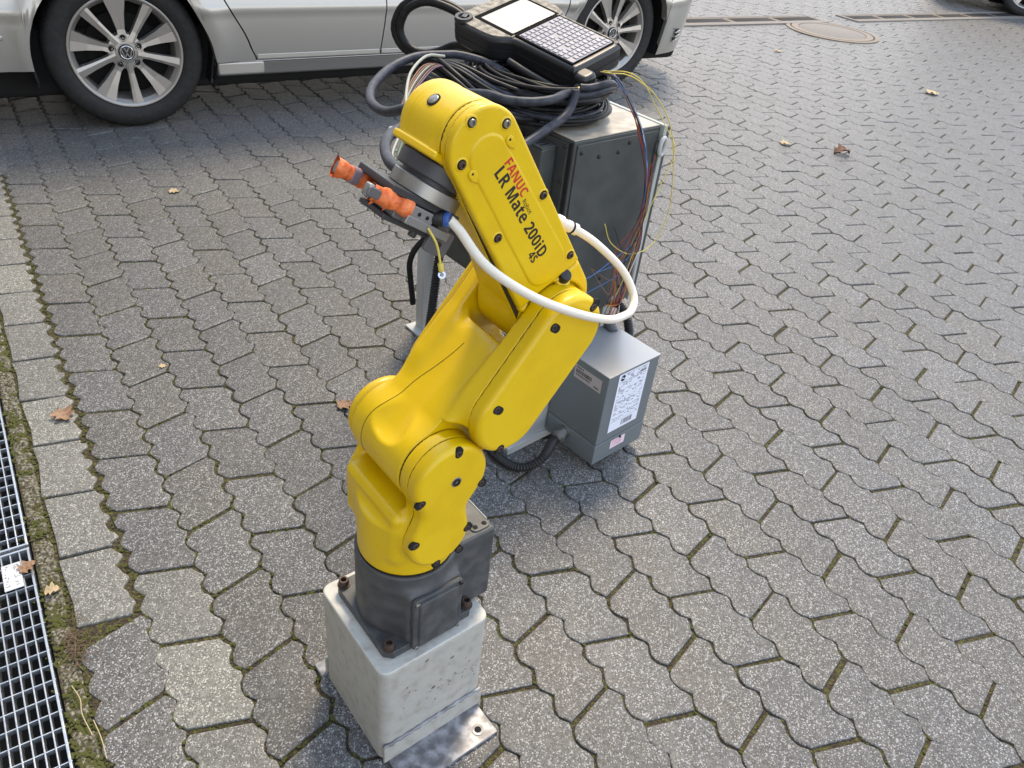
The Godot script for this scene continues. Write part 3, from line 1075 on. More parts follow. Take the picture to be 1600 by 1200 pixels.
func car(called: String, label: String, xf: Transform3D, paint: Material, emblem: bool, turn: float, sill_mat: Material) -> void:
	var c := thing(called, label, "car", xf)
	var none := func(_x, _y): return 0.0
	var gap1 := func(y: float) -> float:                    # rear edge of the rear door
		return 0.552 - 0.02 * smoothstep(0.27, 0.33, y) - 0.13 * smoothstep(0.29, 0.62, y) if y < 0.9 else 0.40
	var low := func(x: float) -> float: return arch_low(x, 0.268 if x > -0.36 else 0.27)
	var top := 0.98
	part(c, "rear_wing", side_panel(xrange(-1.06, 0.549, 0.05), low, top, 22, func(x, y): return (gap1.call(y) - 0.552) * smoothstep(0.2, 0.549, x)), paint)
	part(c, "rear_door", side_panel(xrange(0.556, 1.178, 0.06), func(_x): return 0.272, top, 22, func(x, y): return (gap1.call(y) - 0.552) * (1.0 - smoothstep(0.556, 1.0, x)) + 0.018 * smoothstep(0.26, 0.5, y) * smoothstep(0.8, 1.178, x)), paint)
	part(c, "front_door", side_panel(xrange(1.184, 2.262, 0.06), func(_x): return 0.272, top, 22, func(x, y): return 0.018 * smoothstep(0.26, 0.5, y) * (1.0 - smoothstep(1.184, 1.6, x)) + 0.05 * smoothstep(0.27, 0.55, y) * smoothstep(1.8, 2.262, x)), paint)
	part(c, "front_wing", side_panel(xrange(2.268, 3.07, 0.05), func(x): return arch_low(x, 0.268 if x < 2.9 else 0.185), 0.86, 22, func(x, y): return 0.05 * smoothstep(0.27, 0.55, y) * (1.0 - smoothstep(2.268, 2.6, x))), paint)
	part(c, "front_bumper", side_panel(xrange(3.074, 3.5, 0.02), func(_x): return 0.185, 0.86, 22, none), paint)
	# rubbing strip, sill
	for seg in [[0.556, 1.176], [1.186, 2.26]]:
		part(c, "door_moulding", boxm(seg[1] - seg[0], 0.024, 0.016, 0.004), paint, at(Vector3((seg[0] + seg[1]) / 2, 0.287, 0.004)))
	part(c, "sill_trim", boxm(1.9, 0.006, 0.012, 0.002), M.chrome, at(Vector3(1.42, 0.2655, -0.006)))
	part(c, "sill", boxm(1.98, 0.066, 0.12, 0.012), sill_mat, at(Vector3(1.355, 0.232, -0.066)))
	part(c, "sill_end", boxm(0.22, 0.062, 0.1, 0.012), paint, at(Vector3(0.48, 0.236, -0.047)))
	# arch linings and flaps
	for h in [0.0, WB]:
		var lin_m := MB.new()
		for i in 40:
			var a0 := lerpf(-0.35, PI + 0.35, i / 40.0)
			var a1 := lerpf(-0.35, PI + 0.35, (i + 1) / 40.0)
			var p0 := Vector3(h + cos(a0) * 0.372, 0.315 + sin(a0) * 0.368, 0)
			var p1 := Vector3(h + cos(a1) * 0.372, 0.315 + sin(a1) * 0.368, 0)
			lin_m.flat(p1 + Vector3(0, 0, 0.012), p0 + Vector3(0, 0, 0.012), p0 + Vector3(0, 0, -0.5), p1 + Vector3(0, 0, -0.5))
		part(c, "arch_lining", lin_m.done(), M.black)
		part(c, "arch_back", boxm(0.76, 0.72, 0.01, 0.002), M.gap, at(Vector3(h, 0.42, -0.42)))
		part(c, "mud_flap", boxm(0.012, 0.2, 0.16, 0.004), M.black, Transform3D(Basis(Vector3(0, 0, 1), 0.12 if h > 0 else 0.12), Vector3(h - 0.372, 0.29, -0.09)))
		if h == 0.0:
			part(c, "mud_flap", boxm(0.01, 0.17, 0.2, 0.003), M.black, Transform3D(Basis(Vector3(0, 0, 1), -0.2), Vector3(h + 0.36, 0.25, -0.13)))
	# underbody and upper body
	part(c, "underbody", boxm(4.3, 0.28, 1.58, 0.03), M.gap, at(Vector3(1.2, 0.265, -0.90)))
	part(c, "inner_shell", boxm(1.96, 0.62, 0.02, 0.005), M.gap, at(Vector3(1.35, 0.6, -0.03)))
	for sd in 2:                                        # side windows leaning in, with their pillars
		var z0 := -0.10 if sd == 0 else -1.66
		var z1 := -0.30 if sd == 0 else -1.46
		var gm := MB.new()
		var q := [Vector3(-0.95, 0.975, z0), Vector3(2.35, 0.955, z0), Vector3(1.62, 1.365, z1), Vector3(-0.66, 1.385, z1)]
		gm.flat(q[0], q[1], q[2], q[3])
		part(c, "side_glass", gm.done(), M.car_glass)
		for pl in [[-0.98, -0.70], [-0.30, -0.24], [0.62, 0.60], [1.30, 1.22], [2.38, 1.64]]:
			part(c, "pillar", tube(PackedVector3Array([Vector3(pl[0], 0.95, z0), Vector3((pl[0] + pl[1]) / 2, 1.17, (z0 + z1) / 2), Vector3(pl[1], 1.40, z1)]), 0.028, 8), M.black)
	for g in [[Vector3(2.38, 0.955, -0.12), Vector3(2.38, 0.955, -1.64), Vector3(1.66, 1.385, -1.45), Vector3(1.66, 1.385, -0.31)], [Vector3(-0.98, 0.975, -1.64), Vector3(-0.98, 0.975, -0.12), Vector3(-0.70, 1.385, -0.31), Vector3(-0.70, 1.385, -1.45)]]:
		var gm := MB.new()
		gm.flat(g[0], g[1], g[2], g[3])
		part(c, "screen_glass", gm.done(), M.car_glass)
	part(c, "shelf", boxm(3.3, 0.03, 1.5, 0.01), M.black, at(Vector3(0.7, 0.93, -0.88)))
	part(c, "roof", prism(PackedVector2Array([Vector2(-0.75, 1.36), Vector2(1.7, 1.36), Vector2(1.2, 1.46), Vector2(0.3, 1.47), Vector2(-0.62, 1.40)]), -1.56, -0.16, 0.03, 3), paint)
	part(c, "bonnet", prism(PackedVector2Array([Vector2(2.4, 0.80), Vector2(3.4, 0.70), Vector2(3.42, 0.76), Vector2(3.2, 0.87), Vector2(2.5, 0.965)]), -1.66, -0.05, 0.03, 3), paint)
	part(c, "nose", boxm(0.12, 0.56, 0.95, 0.05), paint, at(Vector3(3.45, 0.48, -0.86)))
	part(c, "tail", boxm(0.1, 0.66, 1.0, 0.04), paint, at(Vector3(-1.03, 0.62, -0.86)))
	part(c, "far_side", prism(PackedVector2Array([Vector2(-1.0, 0.27), Vector2(3.3, 0.27), Vector2(3.45, 0.7), Vector2(2.4, 0.97), Vector2(-1.0, 0.98)]), -1.76, -1.68, 0.03, 2), paint)
	# bumper vents and rear reflector
	for i in 3:
		var p := Vector3(3.235 + 0.012 * (i % 2), 0.262 + 0.027 * i, 0)
		p.z = side_z(p.x, p.y) + 0.003
		part(c, "bumper_fin", boxm(0.1, 0.009, 0.012, 0.003), M.chrome if i != 1 else paint, Transform3D(Basis(Vector3.UP, 0.55), p))
		part(c, "bumper_slot", boxm(0.1, 0.012, 0.006, 0.002), M.gap, Transform3D(Basis(Vector3.UP, 0.55), p + Vector3(0, 0.013, -0.001)))
	part(c, "reflector", boxm(0.08, 0.016, 0.008, 0.003), M.chrome, Transform3D(Basis(Vector3.UP, -0.05), Vector3(-0.49, 0.405, side_z(-0.49, 0.405) + 0.002)))
	wheel(c, Vector3(0, 0.3205, 0), emblem, turn)
	wheel(c, Vector3(WB, 0.3205, 0), emblem, turn + 0.35)
	for h in [0.0, WB]:
		part(c, "far_wheel", cyl(0.32, -1.72, -1.5, 0.03, 32), M.tyre, at(Vector3(h, 0.3205, 0)))

# ------------------------------------------------------------------ the robot; local x = backwards, y = up, z = towards its right side
const J2 := Vector2(0.015, 0.334)
const J3 := Vector2(0.185, 0.52)
const J5 := Vector2(0.05, 0.772)

func f_turret(p: Vector3) -> float:
	var xy := Vector2(p.x, p.y)
	var d := ext(Vector2(p.x, p.z).length() - (0.074 - 0.05 * maxf(p.y - 0.2, 0.0)), p.y, 0.152, 0.245, 0.004)
	d = smin(d, sd_rbox(p, Vector3(-0.004, 0.226, -0.014), Vector3(0.053, 0.046, 0.072), 0.012), 0.014)
	var e8 := smin((xy - J2).length() - 0.0580, (xy - Vector2(0.001, 0.229)).length() - 0.0495, 0.05)
	d = smin(d, ext(e8, p.z, 0.0455, 0.0645, 0.0006), 0.008)
	d = smin(d, ext(e8 + 0.002, p.z, -0.106, -0.0845, 0.011), 0.010)
	d = smax(d, -ext((xy - J2).length() - 0.0625, p.z, -0.0838, 0.0452, 0.0006), 0.003)
	return d

func f_cap(p: Vector3) -> float:
	var xy := Vector2(p.x, p.y)
	var e8 := smin((xy - J2).length() - 0.0580, (xy - Vector2(0.001, 0.229)).length() - 0.0495, 0.05)
	return maxf(ext(e8, p.z, 0.045, 0.0885, 0.0095), 0.0653 - p.z)

func f_lower(p: Vector3) -> float:
	var xy := Vector2(p.x, p.y)
	var d := ext((xy - J2).length() - 0.0595, p.z, -0.0828, 0.0444, 0.0008)
	var neck := ext(sd_cap2(xy, J2 + Vector2(0.014, 0.006), Vector2(0.128, 0.444), 0.056, 0.050), p.z, -0.076, 0.058, 0.012)
	var plates := ext(sd_cap2(xy, Vector2(0.098, 0.415), J3, 0.052, 0.052), p.z, -0.074, -0.049, 0.006)
	plates = minf(plates, ext(sd_cap2(xy, Vector2(0.098, 0.415), J3, 0.054, 0.054), p.z, 0.050, 0.0725, 0.0006))
	d = smin(d, smin(neck, plates, 0.022), 0.012)
	# shallow dish along the front of the neck
	var sA := Vector2(0.682, 0.731)
	var sN := Vector2(-0.731, 0.682)
	var a2 := J2 + sN * 0.1175 + sA * 0.012
	var ba := Vector3(sA.x - sN.x * 0.06, sA.y - sN.y * 0.06, 0.02)
	var pa := p - Vector3(a2.x, a2.y, -0.014)
	var hh := clampf(pa.dot(ba) / ba.dot(ba), 0.0, 0.3)
	d = smax(d, -((pa - ba * hh).length() - 0.0680), 0.0025)
	d = smax(d, -ext((xy - J3).length() - 0.072, p.z, -0.0475, 0.0495, 0.016), 0.003)
	d = smax(d, -ext((xy - J2).length() - 0.075, p.z, 0.0452, 0.2, 0.0006), 0.003)
	return d

func f_acover(p: Vector3) -> float:
	return maxf(ext(sd_cap2(Vector2(p.x, p.y), Vector2(0.098, 0.413), J3, 0.0545, 0.0545), p.z, 0.05, 0.0955, 0.0085), 0.0733 - p.z)

func f_acover_l(p: Vector3) -> float:
	return ext(sd_cap2(Vector2(p.x, p.y), Vector2(0.098, 0.415), J3, 0.0525, 0.0525), p.z, -0.0835, -0.0725, 0.007)

func f_forearm(p: Vector3) -> float:
	var xy := Vector2(p.x, p.y)
	var d := ext((xy - J3).length() - 0.0525, p.z, -0.0445, 0.0475, 0.005)
	d = smin(d, ext(sd_cap2(xy, Vector2(0.172, 0.553), Vector2(0.108, 0.672), 0.044, 0.032), p.z, -0.040, 0.038, 0.008), 0.015)
	d = smin(d, ext(sd_cap2(xy, J5, Vector2(0.182, 0.545), 0.0455, 0.052), p.z, 0.0368, 0.0444, 0.0006), 0.005)
	return d

func f_fcover(p: Vector3) -> float:
	var xy := Vector2(p.x, p.y)
	var d2 := sd_cap2(xy, J5, Vector2(0.192, 0.545), 0.046, 0.053)
	d2 = maxf(d2, -(xy - Vector2(0.181, 0.583)).dot(Vector2(-0.4625, 0.8866)))
	return maxf(ext(d2, p.z, 0.02, 0.0565, 0.0035), 0.0449 - p.z)

func f_fend(p: Vector3) -> float:
	var xy := Vector2(p.x, p.y)
	var d2 := sd_cap2(xy, J5, Vector2(0.192, 0.545), 0.046, 0.053)
	d2 = maxf(d2, (xy - Vector2(0.181, 0.583)).dot(Vector2(-0.4625, 0.8866)) + 0.0012)
	var d := ext(d2, p.z, 0.041, 0.0565, 0.006)
	return smax(d, -ext((xy - J3).length() - 0.057, p.z, 0.048, 0.2, 0.002), 0.006)

func f_wrist(p: Vector3) -> float:
	var xy := Vector2(p.x, p.y)
	var r := (xy - J5).length()
	var d := ext(r - 0.0455, p.z, -0.024, 0.0345, 0.0008)
	d = smin(d, ext(r - 0.0462, p.z, -0.046, -0.022, 0.007), 0.003)
	# neck towards the tool flange
	var A := Vector2(-0.53, -0.848)
	var D := Vector2(0.848, -0.53)
	var q := Vector3((xy - J5).dot(D), (xy - J5).dot(A), p.z)
	d = smin(d, sd_rbox(q, Vector3(0.0, 0.012, -0.006), Vector3(0.041, 0.0245, 0.036), 0.012), 0.008)
	d = minf(d, sd_rbox(q, Vector3(-0.001, 0.0325, 0.0), Vector3(0.0435, 0.0045, 0.041), 0.002))
	return d

func f_base(p: Vector3) -> float:
	var d := ext(Vector2(p.x, p.z).length() - 0.0785, p.y, 0.004, 0.1505, 0.003)
	d = smin(d, sd_rbox(p, Vector3(0.088, 0.082, 0.0), Vector3(0.038, 0.079, 0.062), 0.006), 0.012)
	d = smin(d, sd_rbox(p, Vector3(0.002, 0.0625, 0.045), Vector3(0.046, 0.0585, 0.036), 0.006), 0.02)
	return d

func place2(parent: Node, called: String, mesh: Mesh, m: Material, x: Vector3, y: Vector3, o: Vector3) -> MeshInstance3D:
	return part(parent, called, mesh, m, Transform3D(Basis(x, y, x.cross(y)), o))

func lettering(parent: Node, txt: String, bold: bool, m: Material, from: Vector2, to: Vector2, z: float, hmax := 0.0) -> void:
	var t := TextMesh.new()
	var f := SystemFont.new()
	f.font_names = PackedStringArray(["Droid Sans"])
	f.font_weight = 700 if bold else 400
	t.font = f
	t.text = txt
	t.font_size = 64
	t.pixel_size = 0.001
	t.depth = 0.004
	t.curve_step = 1.0
	t.horizontal_alignment = HORIZONTAL_ALIGNMENT_LEFT
	t.vertical_alignment = VERTICAL_ALIGNMENT_BOTTOM
	var bb := t.get_aabb()
	var len := from.distance_to(to)
	var s := len / bb.size.x
	var sy := s * (0.95 if hmax == 0.0 else hmax)
	var ex := Vector3((to - from).x, (to - from).y, 0).normalized()
	var ey := Vector3(-ex.y, ex.x, 0)
	var b := Basis(ex * s, ey * sy, Vector3(0, 0, 0.1))
	part(parent, "lettering", t, m, Transform3D(b, Vector3(from.x, from.y, z) - b * Vector3(bb.position.x, bb.position.y, 0)))

func robot() -> void:
	var ang := atan2(0.742, 0.67)
	var rb := Basis(Vector3(sin(ang), 0, -cos(ang)), Vector3.UP, Vector3(cos(ang), 0, sin(ang)))
	var r := thing("robot_arm", "yellow six-axis robot arm on a grey base, bolted to a white steel pedestal", "robot arm", Transform3D(rb, Vector3(-0.132, 0.251, -0.808)))
	var H := 0.0026
	# grey base
	var base := part(r, "base", sdf_mesh(f_base, Vector3(-0.09, -0.01, -0.09), Vector3(0.14, 0.17, 0.095), H), M.castgrey)
	var plate := PackedVector2Array()
	for q in [[Vector2(0.083, 0.083), 0.0], [Vector2(-0.083, 0.083), 0.0], [Vector2(-0.083, -0.083), 0.0], [Vector2(0.083, -0.083), 0.0]]:
		var c: Vector2 = q[0]
		var s := Vector2(signf(c.x), signf(c.y))
		if s.x * s.y > 0:
			plate.append_array([c - Vector2(0, 0.034) * s, c - Vector2(0, 0.012) * s, c - Vector2(0.012, 0) * s, c - Vector2(0.034, 0) * s])
		else:
			plate.append_array([c - Vector2(0.034, 0) * s, c - Vector2(0.012, 0) * s, c - Vector2(0, 0.012) * s, c - Vector2(0, 0.034) * s])
	part(base, "foot_plate", prism(plate, 0.0005, 0.0165, 0.0015), M.castgrey, Transform3D(Basis(Vector3(1, 0, 0), Vector3(0, 0, -1), Vector3(0, 1, 0)), Vector3.ZERO))
	for s in [Vector2(-1, -1), Vector2(-1, 1), Vector2(1, 1), Vector2(1, -1)]:
		var p := Vector3(0.072 * s.x, 0.0165, 0.072 * s.y)
		part(r, "bolt", lathe([Vector2(0.0105, 0), Vector2(0.0105, 0.0022), Vector2(0.0082, 0.0023), Vector2(0.0082, 0.0115), Vector2(0.0072, 0.0135), Vector2(0.0048, 0.0135), Vector2(0.0042, 0.006), Vector2(0, 0.006)], 24), M.rust, frame_z(Vector3.UP, p))
	var pan := part(r, "base_cover", prism(rrect(0.088, 0.114, 0.006, 4), 0.0825, 0.0905, 0.002), M.castgrey, at(Vector3(0.003, 0.0625, 0)))
	part(pan, "raised_field", prism(rrect(0.070, 0.098, 0.006, 4), 0.0885, 0.0940, 0.0035, 4, false), M.castgrey)
	part(pan, "gasket", prism(rrect(0.085, 0.111, 0.006, 4), 0.081, 0.0828, 0.0004), M.seam)
	for s in [Vector2(-1, -1), Vector2(-1, 1), Vector2(1, 1), Vector2(1, -1)]:
		part(pan, "screw", lathe([Vector2(0.0035, 0), Vector2(0.0035, 0.0028), Vector2(0.0028, 0.0034), Vector2(0.0018, 0.0034), Vector2(0.0016, 0.0015), Vector2(0, 0.0015)], 14), M.steel if s != Vector2(1, 1) else M.screw, at(Vector3(0.0385 * s.x, 0.051 * s.y, 0.0905)))
	# connector block on the back
	part(r, "connector_boss", prism(capsule2(Vector2(0.096, -0.047), Vector2(0.113, -0.047), 0.009, 0.009), 0.160, 0.1635, 0.001), M.castgrey, Transform3D(Basis(Vector3(1, 0, 0), Vector3(0, 0, -1), Vector3(0, 1, 0)), Vector3.ZERO))
	for x in [0.0955, 0.1125]:
		part(r, "boss_hole", cyl(0.0042, 0.1622, 0.1641, 0.0003, 16), M.gap, Transform3D(Basis(Vector3(1, 0, 0), Vector3(0, 0, -1), Vector3(0, 1, 0)), Vector3(x, 0, 0.047)))
	part(r, "connector_plate", boxm(0.006, 0.09, 0.115, 0.002), M.flange_white, at(Vector3(0.129, 0.072, -0.018)))
	part(r, "connector_bracket", boxm(0.02, 0.004, 0.08, 0.001), M.flange_white, at(Vector3(0.141, 0.118, -0.03)))
	for k in 3:
		part(r, "connector", cyl(0.012, 0.0, 0.022, 0.002, 20), M.black, frame_z(Vector3(1, 0, 0), Vector3(0.132, 0.055 + 0.02 * (k % 2), -0.05 + 0.034 * k)))
	# turret
	var tu := part(r, "turret", sdf_mesh(f_turret, Vector3(-0.085, 0.145, -0.115), Vector3(0.085, 0.4, 0.075), H), M.yellow)
	part(tu, "joint_ring", cyl(0.0742, 0.1503, 0.1522, 0.0004, 48), M.gap, frame_z(Vector3.UP))
	var e8 := PackedVector2Array()
	for i in 72:
		var a := TAU * i / 72.0
		var o := Vector2(0.008, 0.285)
		var dr := Vector2.from_angle(a)
		var t := 0.0
		for s in 40:
			var q := o + dr * t
			t += -smin((q - J2).length() - 0.0580, (q - Vector2(0.001, 0.229)).length() - 0.0495, 0.05)
		e8.append(o + dr * t)
	part(tu, "gasket", prism(offset2(e8, 0.0012), 0.0640, 0.0657, 0.0002), M.seam)
	part(tu, "drum_seal", cyl(0.0570, 0.0435, 0.0460, 0.0002, 48), M.gap, at(Vector3(J2.x, J2.y, 0)))
	var cap := part(r, "turret_cap", sdf_mesh(f_cap, Vector3(-0.06, 0.17, 0.06), Vector3(0.085, 0.4, 0.095), H), M.yellow)
	screw(cap, Vector3(0.02, 0.332, 0.0885), Vector3(0, 0, 1), 0.0062)
	part(cap, "washer", cyl(0.0082, 0.0875, 0.0890, 0.0005, 20), M.alu, at(Vector3(0.02, 0.332, 0)))
	for q in [Vector2(0.021, 0.3815), Vector2(-0.0345, 0.318), Vector2(-0.0415, 0.242), Vector2(0.064, 0.308), Vector2(0.046, 0.228), Vector2(0.034, 0.190), Vector2(-0.004, 0.183)]:
		var o: Vector2 = (q - (J2 if q.y > 0.28 else Vector2(0.001, 0.229))).normalized()
		var cup := part(cap, "screw_pocket", prism(capsule2(Vector2(-0.0005, 0), Vector2(0.0035, 0), 0.0064, 0.0064, 8), -0.004, 0.0006, 0.0003), M.gap, Transform3D(Basis(Vector3(o.x, o.y, 0), Vector3(-o.y, o.x, 0), Vector3(0, 0, 1)), Vector3(q.x, q.y, 0.0880)))
		part(cup, "screw", lathe([Vector2(0.0044, -0.003), Vector2(0.0044, 0.0006), Vector2(0.0038, 0.0014), Vector2(0.0024, 0.0014), Vector2(0.002, 0.0002), Vector2(0, 0.0002)], 14), M.rust)
	# lower arm
	var la := part(r, "lower_arm", sdf_mesh(f_lower, Vector3(-0.055, 0.265, -0.09), Vector3(0.25, 0.585, 0.08), H), M.yellow)
	# hairline seam round the arm casting
	var dirA := Vector2(0.110, 0.118).normalized()
	var nrm := Vector2(-dirA.y, dirA.x)
	var seam := []
	for i in 90:
		var p2: Vector2
		if i < 34:
			p2 = J2 + Vector2.from_angle(lerpf(PI * 1.14, nrm.angle(), i / 33.0)) * 0.085
		else:
			p2 = J2 + nrm * 0.085 + dirA * (0.158 * (i - 33) / 56.0)
		var p := Vector3(p2.x, p2.y, -0.054 + 0.046 * smoothstep(26.0, 100.0, float(i)))
		for s in 30:
			var dd := f_lower(p)
			var e := 0.001
			var gd := Vector3(f_lower(p + Vector3(e, 0, 0)) - dd, f_lower(p + Vector3(0, e, 0)) - dd, 0).normalized()
			p -= gd * dd * 0.8
			if absf(dd) < 0.00005:
				break
		if seam.is_empty() or p.distance_to(seam[-1]) > 0.001:
			seam.append(p)
	part(la, "seam", tube(spline(seam, 0.004), 0.0005, 5), M.seam)
	part(la, "gasket", prism(offset2(capsule2(Vector2(0.098, 0.413), J3, 0.0545, 0.0545), 0.0012), 0.0720, 0.0738, 0.0002), M.seam)
	var ac := part(r, "arm_cover", sdf_mesh(f_acover, Vector3(0.035, 0.35, 0.068), Vector3(0.25, 0.585, 0.102), H), M.yellow)
	for q in [Vector2(0.152, 0.540), Vector2(0.072, 0.439), Vector2(0.218, 0.552), Vector2(0.085, 0.366)]:
		var o: Vector2 = Vector2(0.79, -0.61) if q.y > 0.4 and q.x < 0.2 else (q - (J3 if q.y > 0.45 else Vector2(0.098, 0.413))).normalized()
		var cup := part(ac, "screw_pocket", prism(capsule2(Vector2(-0.001, 0), Vector2(0.006, 0), 0.0066, 0.0062, 8), -0.004, 0.0006, 0.0003), M.gap, Transform3D(Basis(Vector3(o.x, o.y, 0), Vector3(-o.y, o.x, 0), Vector3(0, 0, 1)), Vector3(q.x, q.y, 0.0950)))
		part(cup, "screw", lathe([Vector2(0.0044, -0.003), Vector2(0.0044, 0.0006), Vector2(0.0038, 0.0014), Vector2(0.0024, 0.0014), Vector2(0.002, 0.0002), Vector2(0, 0.0002)], 14), M.rust)
	part(r, "arm_cover", sdf_mesh(f_acover_l, Vector3(0.035, 0.35, -0.092), Vector3(0.25, 0.585, -0.066), H), M.yellow)
	# forearm
	var fa := part(r, "forearm", sdf_mesh(f_forearm, Vector3(-0.01, 0.455, -0.085), Vector3(0.25, 0.83, 0.06), H), M.yellow)
	part(fa, "joint_seal", cyl(0.0495, 0.0468, 0.0505, 0.0003, 48), M.gap, at(Vector3(J3.x, J3.y, 0)))
	part(fa, "gasket", prism(offset2(capsule2(J5, Vector2(0.182, 0.545), 0.0455, 0.052), 0.0012), 0.0440, 0.0452, 0.0002), M.seam)
	part(fa, "stop_lug", boxm(0.012, 0.016, 0.014, 0.002), M.yellow, Transform3D(Basis(Vector3(0, 0, 1), 0.6), Vector3(0.140, 0.490, 0.040)))
	var plug := part(fa, "rubber_plug", lathe([Vector2(0.009, -0.004), Vector2(0.0088, 0.008), Vector2(0.0075, 0.0115), Vector2(0, 0.0125)], 20), M.black, frame_z(Vector3(-0.1, 0.75, 0.65), Vector3(0.196, 0.5795, 0.052)))
	part(plug, "boss", cyl(0.0125, -0.008, 0.001, 0.003, 24), M.yellow)
	part(r, "forearm_end", sdf_mesh(f_fend, Vector3(0.11, 0.48, 0.035), Vector3(0.26, 0.65, 0.062), H), M.yellow)
	var fc := part(r, "forearm_cover", sdf_mesh(f_fcover, Vector3(-0.01, 0.53, 0.036), Vector3(0.26, 0.83, 0.062), 0.0028), M.yellow)
	# the raised field that carries the lettering
	part(fc, "raised_field", prism(capsule2(Vector2(0.0535, 0.764), Vector2(0.157, 0.612), 0.0265, 0.0325, 18), 0.0500, 0.0582, 0.0050, 6, false), M.yellow)
	var zt := 0.0583
	lettering(fc, "FANUC", true, M.red_ink, Vector2(0.0745, 0.7535), Vector2(0.1050, 0.7085), zt)
	lettering(fc, "Robot", false, M.ink, Vector2(0.1065, 0.7040), Vector2(0.1190, 0.6855), zt, 0.85)
	lettering(fc, "LR Mate 200iD", true, M.ink, Vector2(0.0615, 0.7435), Vector2(0.1445, 0.6225), zt)
	lettering(fc, "4S", true, M.ink, Vector2(0.1245, 0.6310), Vector2(0.1335, 0.6180), zt)
	for q in [Vector2(0.0285, 0.803), Vector2(0.0735, 0.7965), Vector2(0.0190, 0.7600), Vector2(0.0770, 0.6640), Vector2(0.139, 0.7055), Vector2(0.1985, 0.6140)]:
		var cup := part(fc, "screw_cup", lathe([Vector2(0.0082, -0.003), Vector2(0.0082, -0.0002), Vector2(0.0072, 0.0006), Vector2(0.0062, 0.0008), Vector2(0.0058, 0.0003), Vector2(0.0055, -0.0004)], 20), M.yellow, at(Vector3(q.x, q.y, 0.0566)))
		part(cup, "recess", cyl(0.0057, -0.002, 0.0002, 0.0001, 18), M.gap)
		part(cup, "screw", lathe([Vector2(0.0042, -0.002), Vector2(0.0042, 0.0022), Vector2(0.0036, 0.003), Vector2(0.0022, 0.003), Vector2(0.0019, 0.0008), Vector2(0, 0.0008)], 14), M.steel if q.y > 0.79 else M.rust)
	for q in [Vector2(0.0335, 0.7475), Vector2(0.0800, 0.7785)]:
		var o := Vector2(0.55, -0.835)
		var bo := part(fc, "boss", prism(PackedVector2Array([Vector2(0.0135, 0), Vector2(0.006, 0.0048), Vector2(0.0, 0.0056), Vector2(-0.0040, 0.0040), Vector2(-0.0056, 0), Vector2(-0.004, -0.0040), Vector2(0, -0.0056), Vector2(0.006, -0.0048)]), -0.002, 0.0022, 0.0018, 3, true, -1.0), M.yellow, Transform3D(Basis(Vector3(o.x, o.y, 0), Vector3(-o.y, o.x, 0), Vector3(0, 0, 1)), Vector3(q.x, q.y, 0.0566)))
		part(bo, "hole", cyl(0.0015, 0.0010, 0.0024, 0.0002, 12), M.gap, at(Vector3(-0.001, 0, 0)))
	# wrist
	var wr := part(r, "wrist", sdf_mesh(f_wrist, Vector3(-0.03, 0.70, -0.055), Vector3(0.11, 0.83, 0.045), H), M.yellow)
	part(wr, "joint_seal", cyl(0.0440, 0.0335, 0.0375, 0.0003, 48), M.gap, at(Vector3(J5.x, J5.y, 0)))
	var bd := Vector3(-0.60, 0.80, 0)
	var bw := part(wr, "side_bolt", lathe([Vector2(0.0062, -0.004), Vector2(0.0062, 0.0012), Vector2(0.005, 0.002), Vector2(0, 0.002)], 18), M.steel, frame_z(bd, Vector3(J5.x, J5.y, -0.005) + bd * 0.0455))
	part(bw, "cup", cyl(0.0082, -0.004, 0.0006, 0.0004, 20), M.gap)
	part(wr, "flange_screw", lathe([Vector2(0.005, -0.003), Vector2(0.005, 0.005), Vector2(0.004, 0.006), Vector2(0.0025, 0.006), Vector2(0, 0.003)], 14), M.alu, frame_z(Vector3(0.53, 0.848, 0), Vector3(J5.x - 0.53 * 0.028 - 0.848 * 0.037, J5.y - 0.848 * 0.028 + 0.53 * 0.037, -0.03)))
	# tool end, in a frame with x towards the fingers and y away from the wrist
	var X := Vector3(-0.848, 0.53, 0)
	var Y := Vector3(-0.53, -0.848, 0)
	var O := Vector3(J5.x, J5.y, 0)
	var ax := frame_z(Y, O)
	part(r, "wrist_flange", lathe([Vector2(0, 0.0372), Vector2(0.0405, 0.0372), Vector2(0.0430, 0.0395), Vector2(0.0430, 0.0550), Vector2(0.0415, 0.0570), Vector2(0.034, 0.0572), Vector2(0.034, 0.0640), Vector2(0, 0.0640)], 56), M.dark_plate, ax)
	part(r, "tool_flange", lathe([Vector2(0, 0.0615), Vector2(0.0405, 0.0615), Vector2(0.0417, 0.0627), Vector2(0.0417, 0.0768), Vector2(0.0407, 0.0778), Vector2(0, 0.0778)], 56), M.steel, ax)
	var G := Transform3D(Basis(X, Y, Vector3(0, 0, 1)), O)
	var gr := part(r, "gripper", boxm(0.082, 0.024, 0.062, 0.002), M.gripper, G * at(Vector3(0.004, 0.0985, -0.004)))
	part(gr, "adapter_plate", boxm(0.100, 0.008, 0.072, 0.001), M.dark_plate, at(Vector3(0.010, -0.0165, 0.0)))
	part(gr, "jaw_rail", boxm(0.066, 0.010, 0.012, 0.001), M.alu, at(Vector3(-0.004, 0.006, 0.0335)))
	part(gr, "slot", boxm(0.020, 0.008, 0.006, 0.0006), M.gap, at(Vector3(0.006, -0.001, 0.0318)))
	part(gr, "slot", boxm(0.014, 0.004, 0.006, 0.0006), M.gap, at(Vector3(-0.013, 0.001, 0.0318)))
	part(gr, "end_plate", boxm(0.034, 0.030, 0.006, 0.001, 0.004), M.gripper, at(Vector3(-0.036, 0.016, 0.028)))
	part(gr, "end_screw", cyl(0.0032, 0.0, 0.0018, 0.0005, 12), M.screw, at(Vector3(-0.036, 0.018, 0.031)))
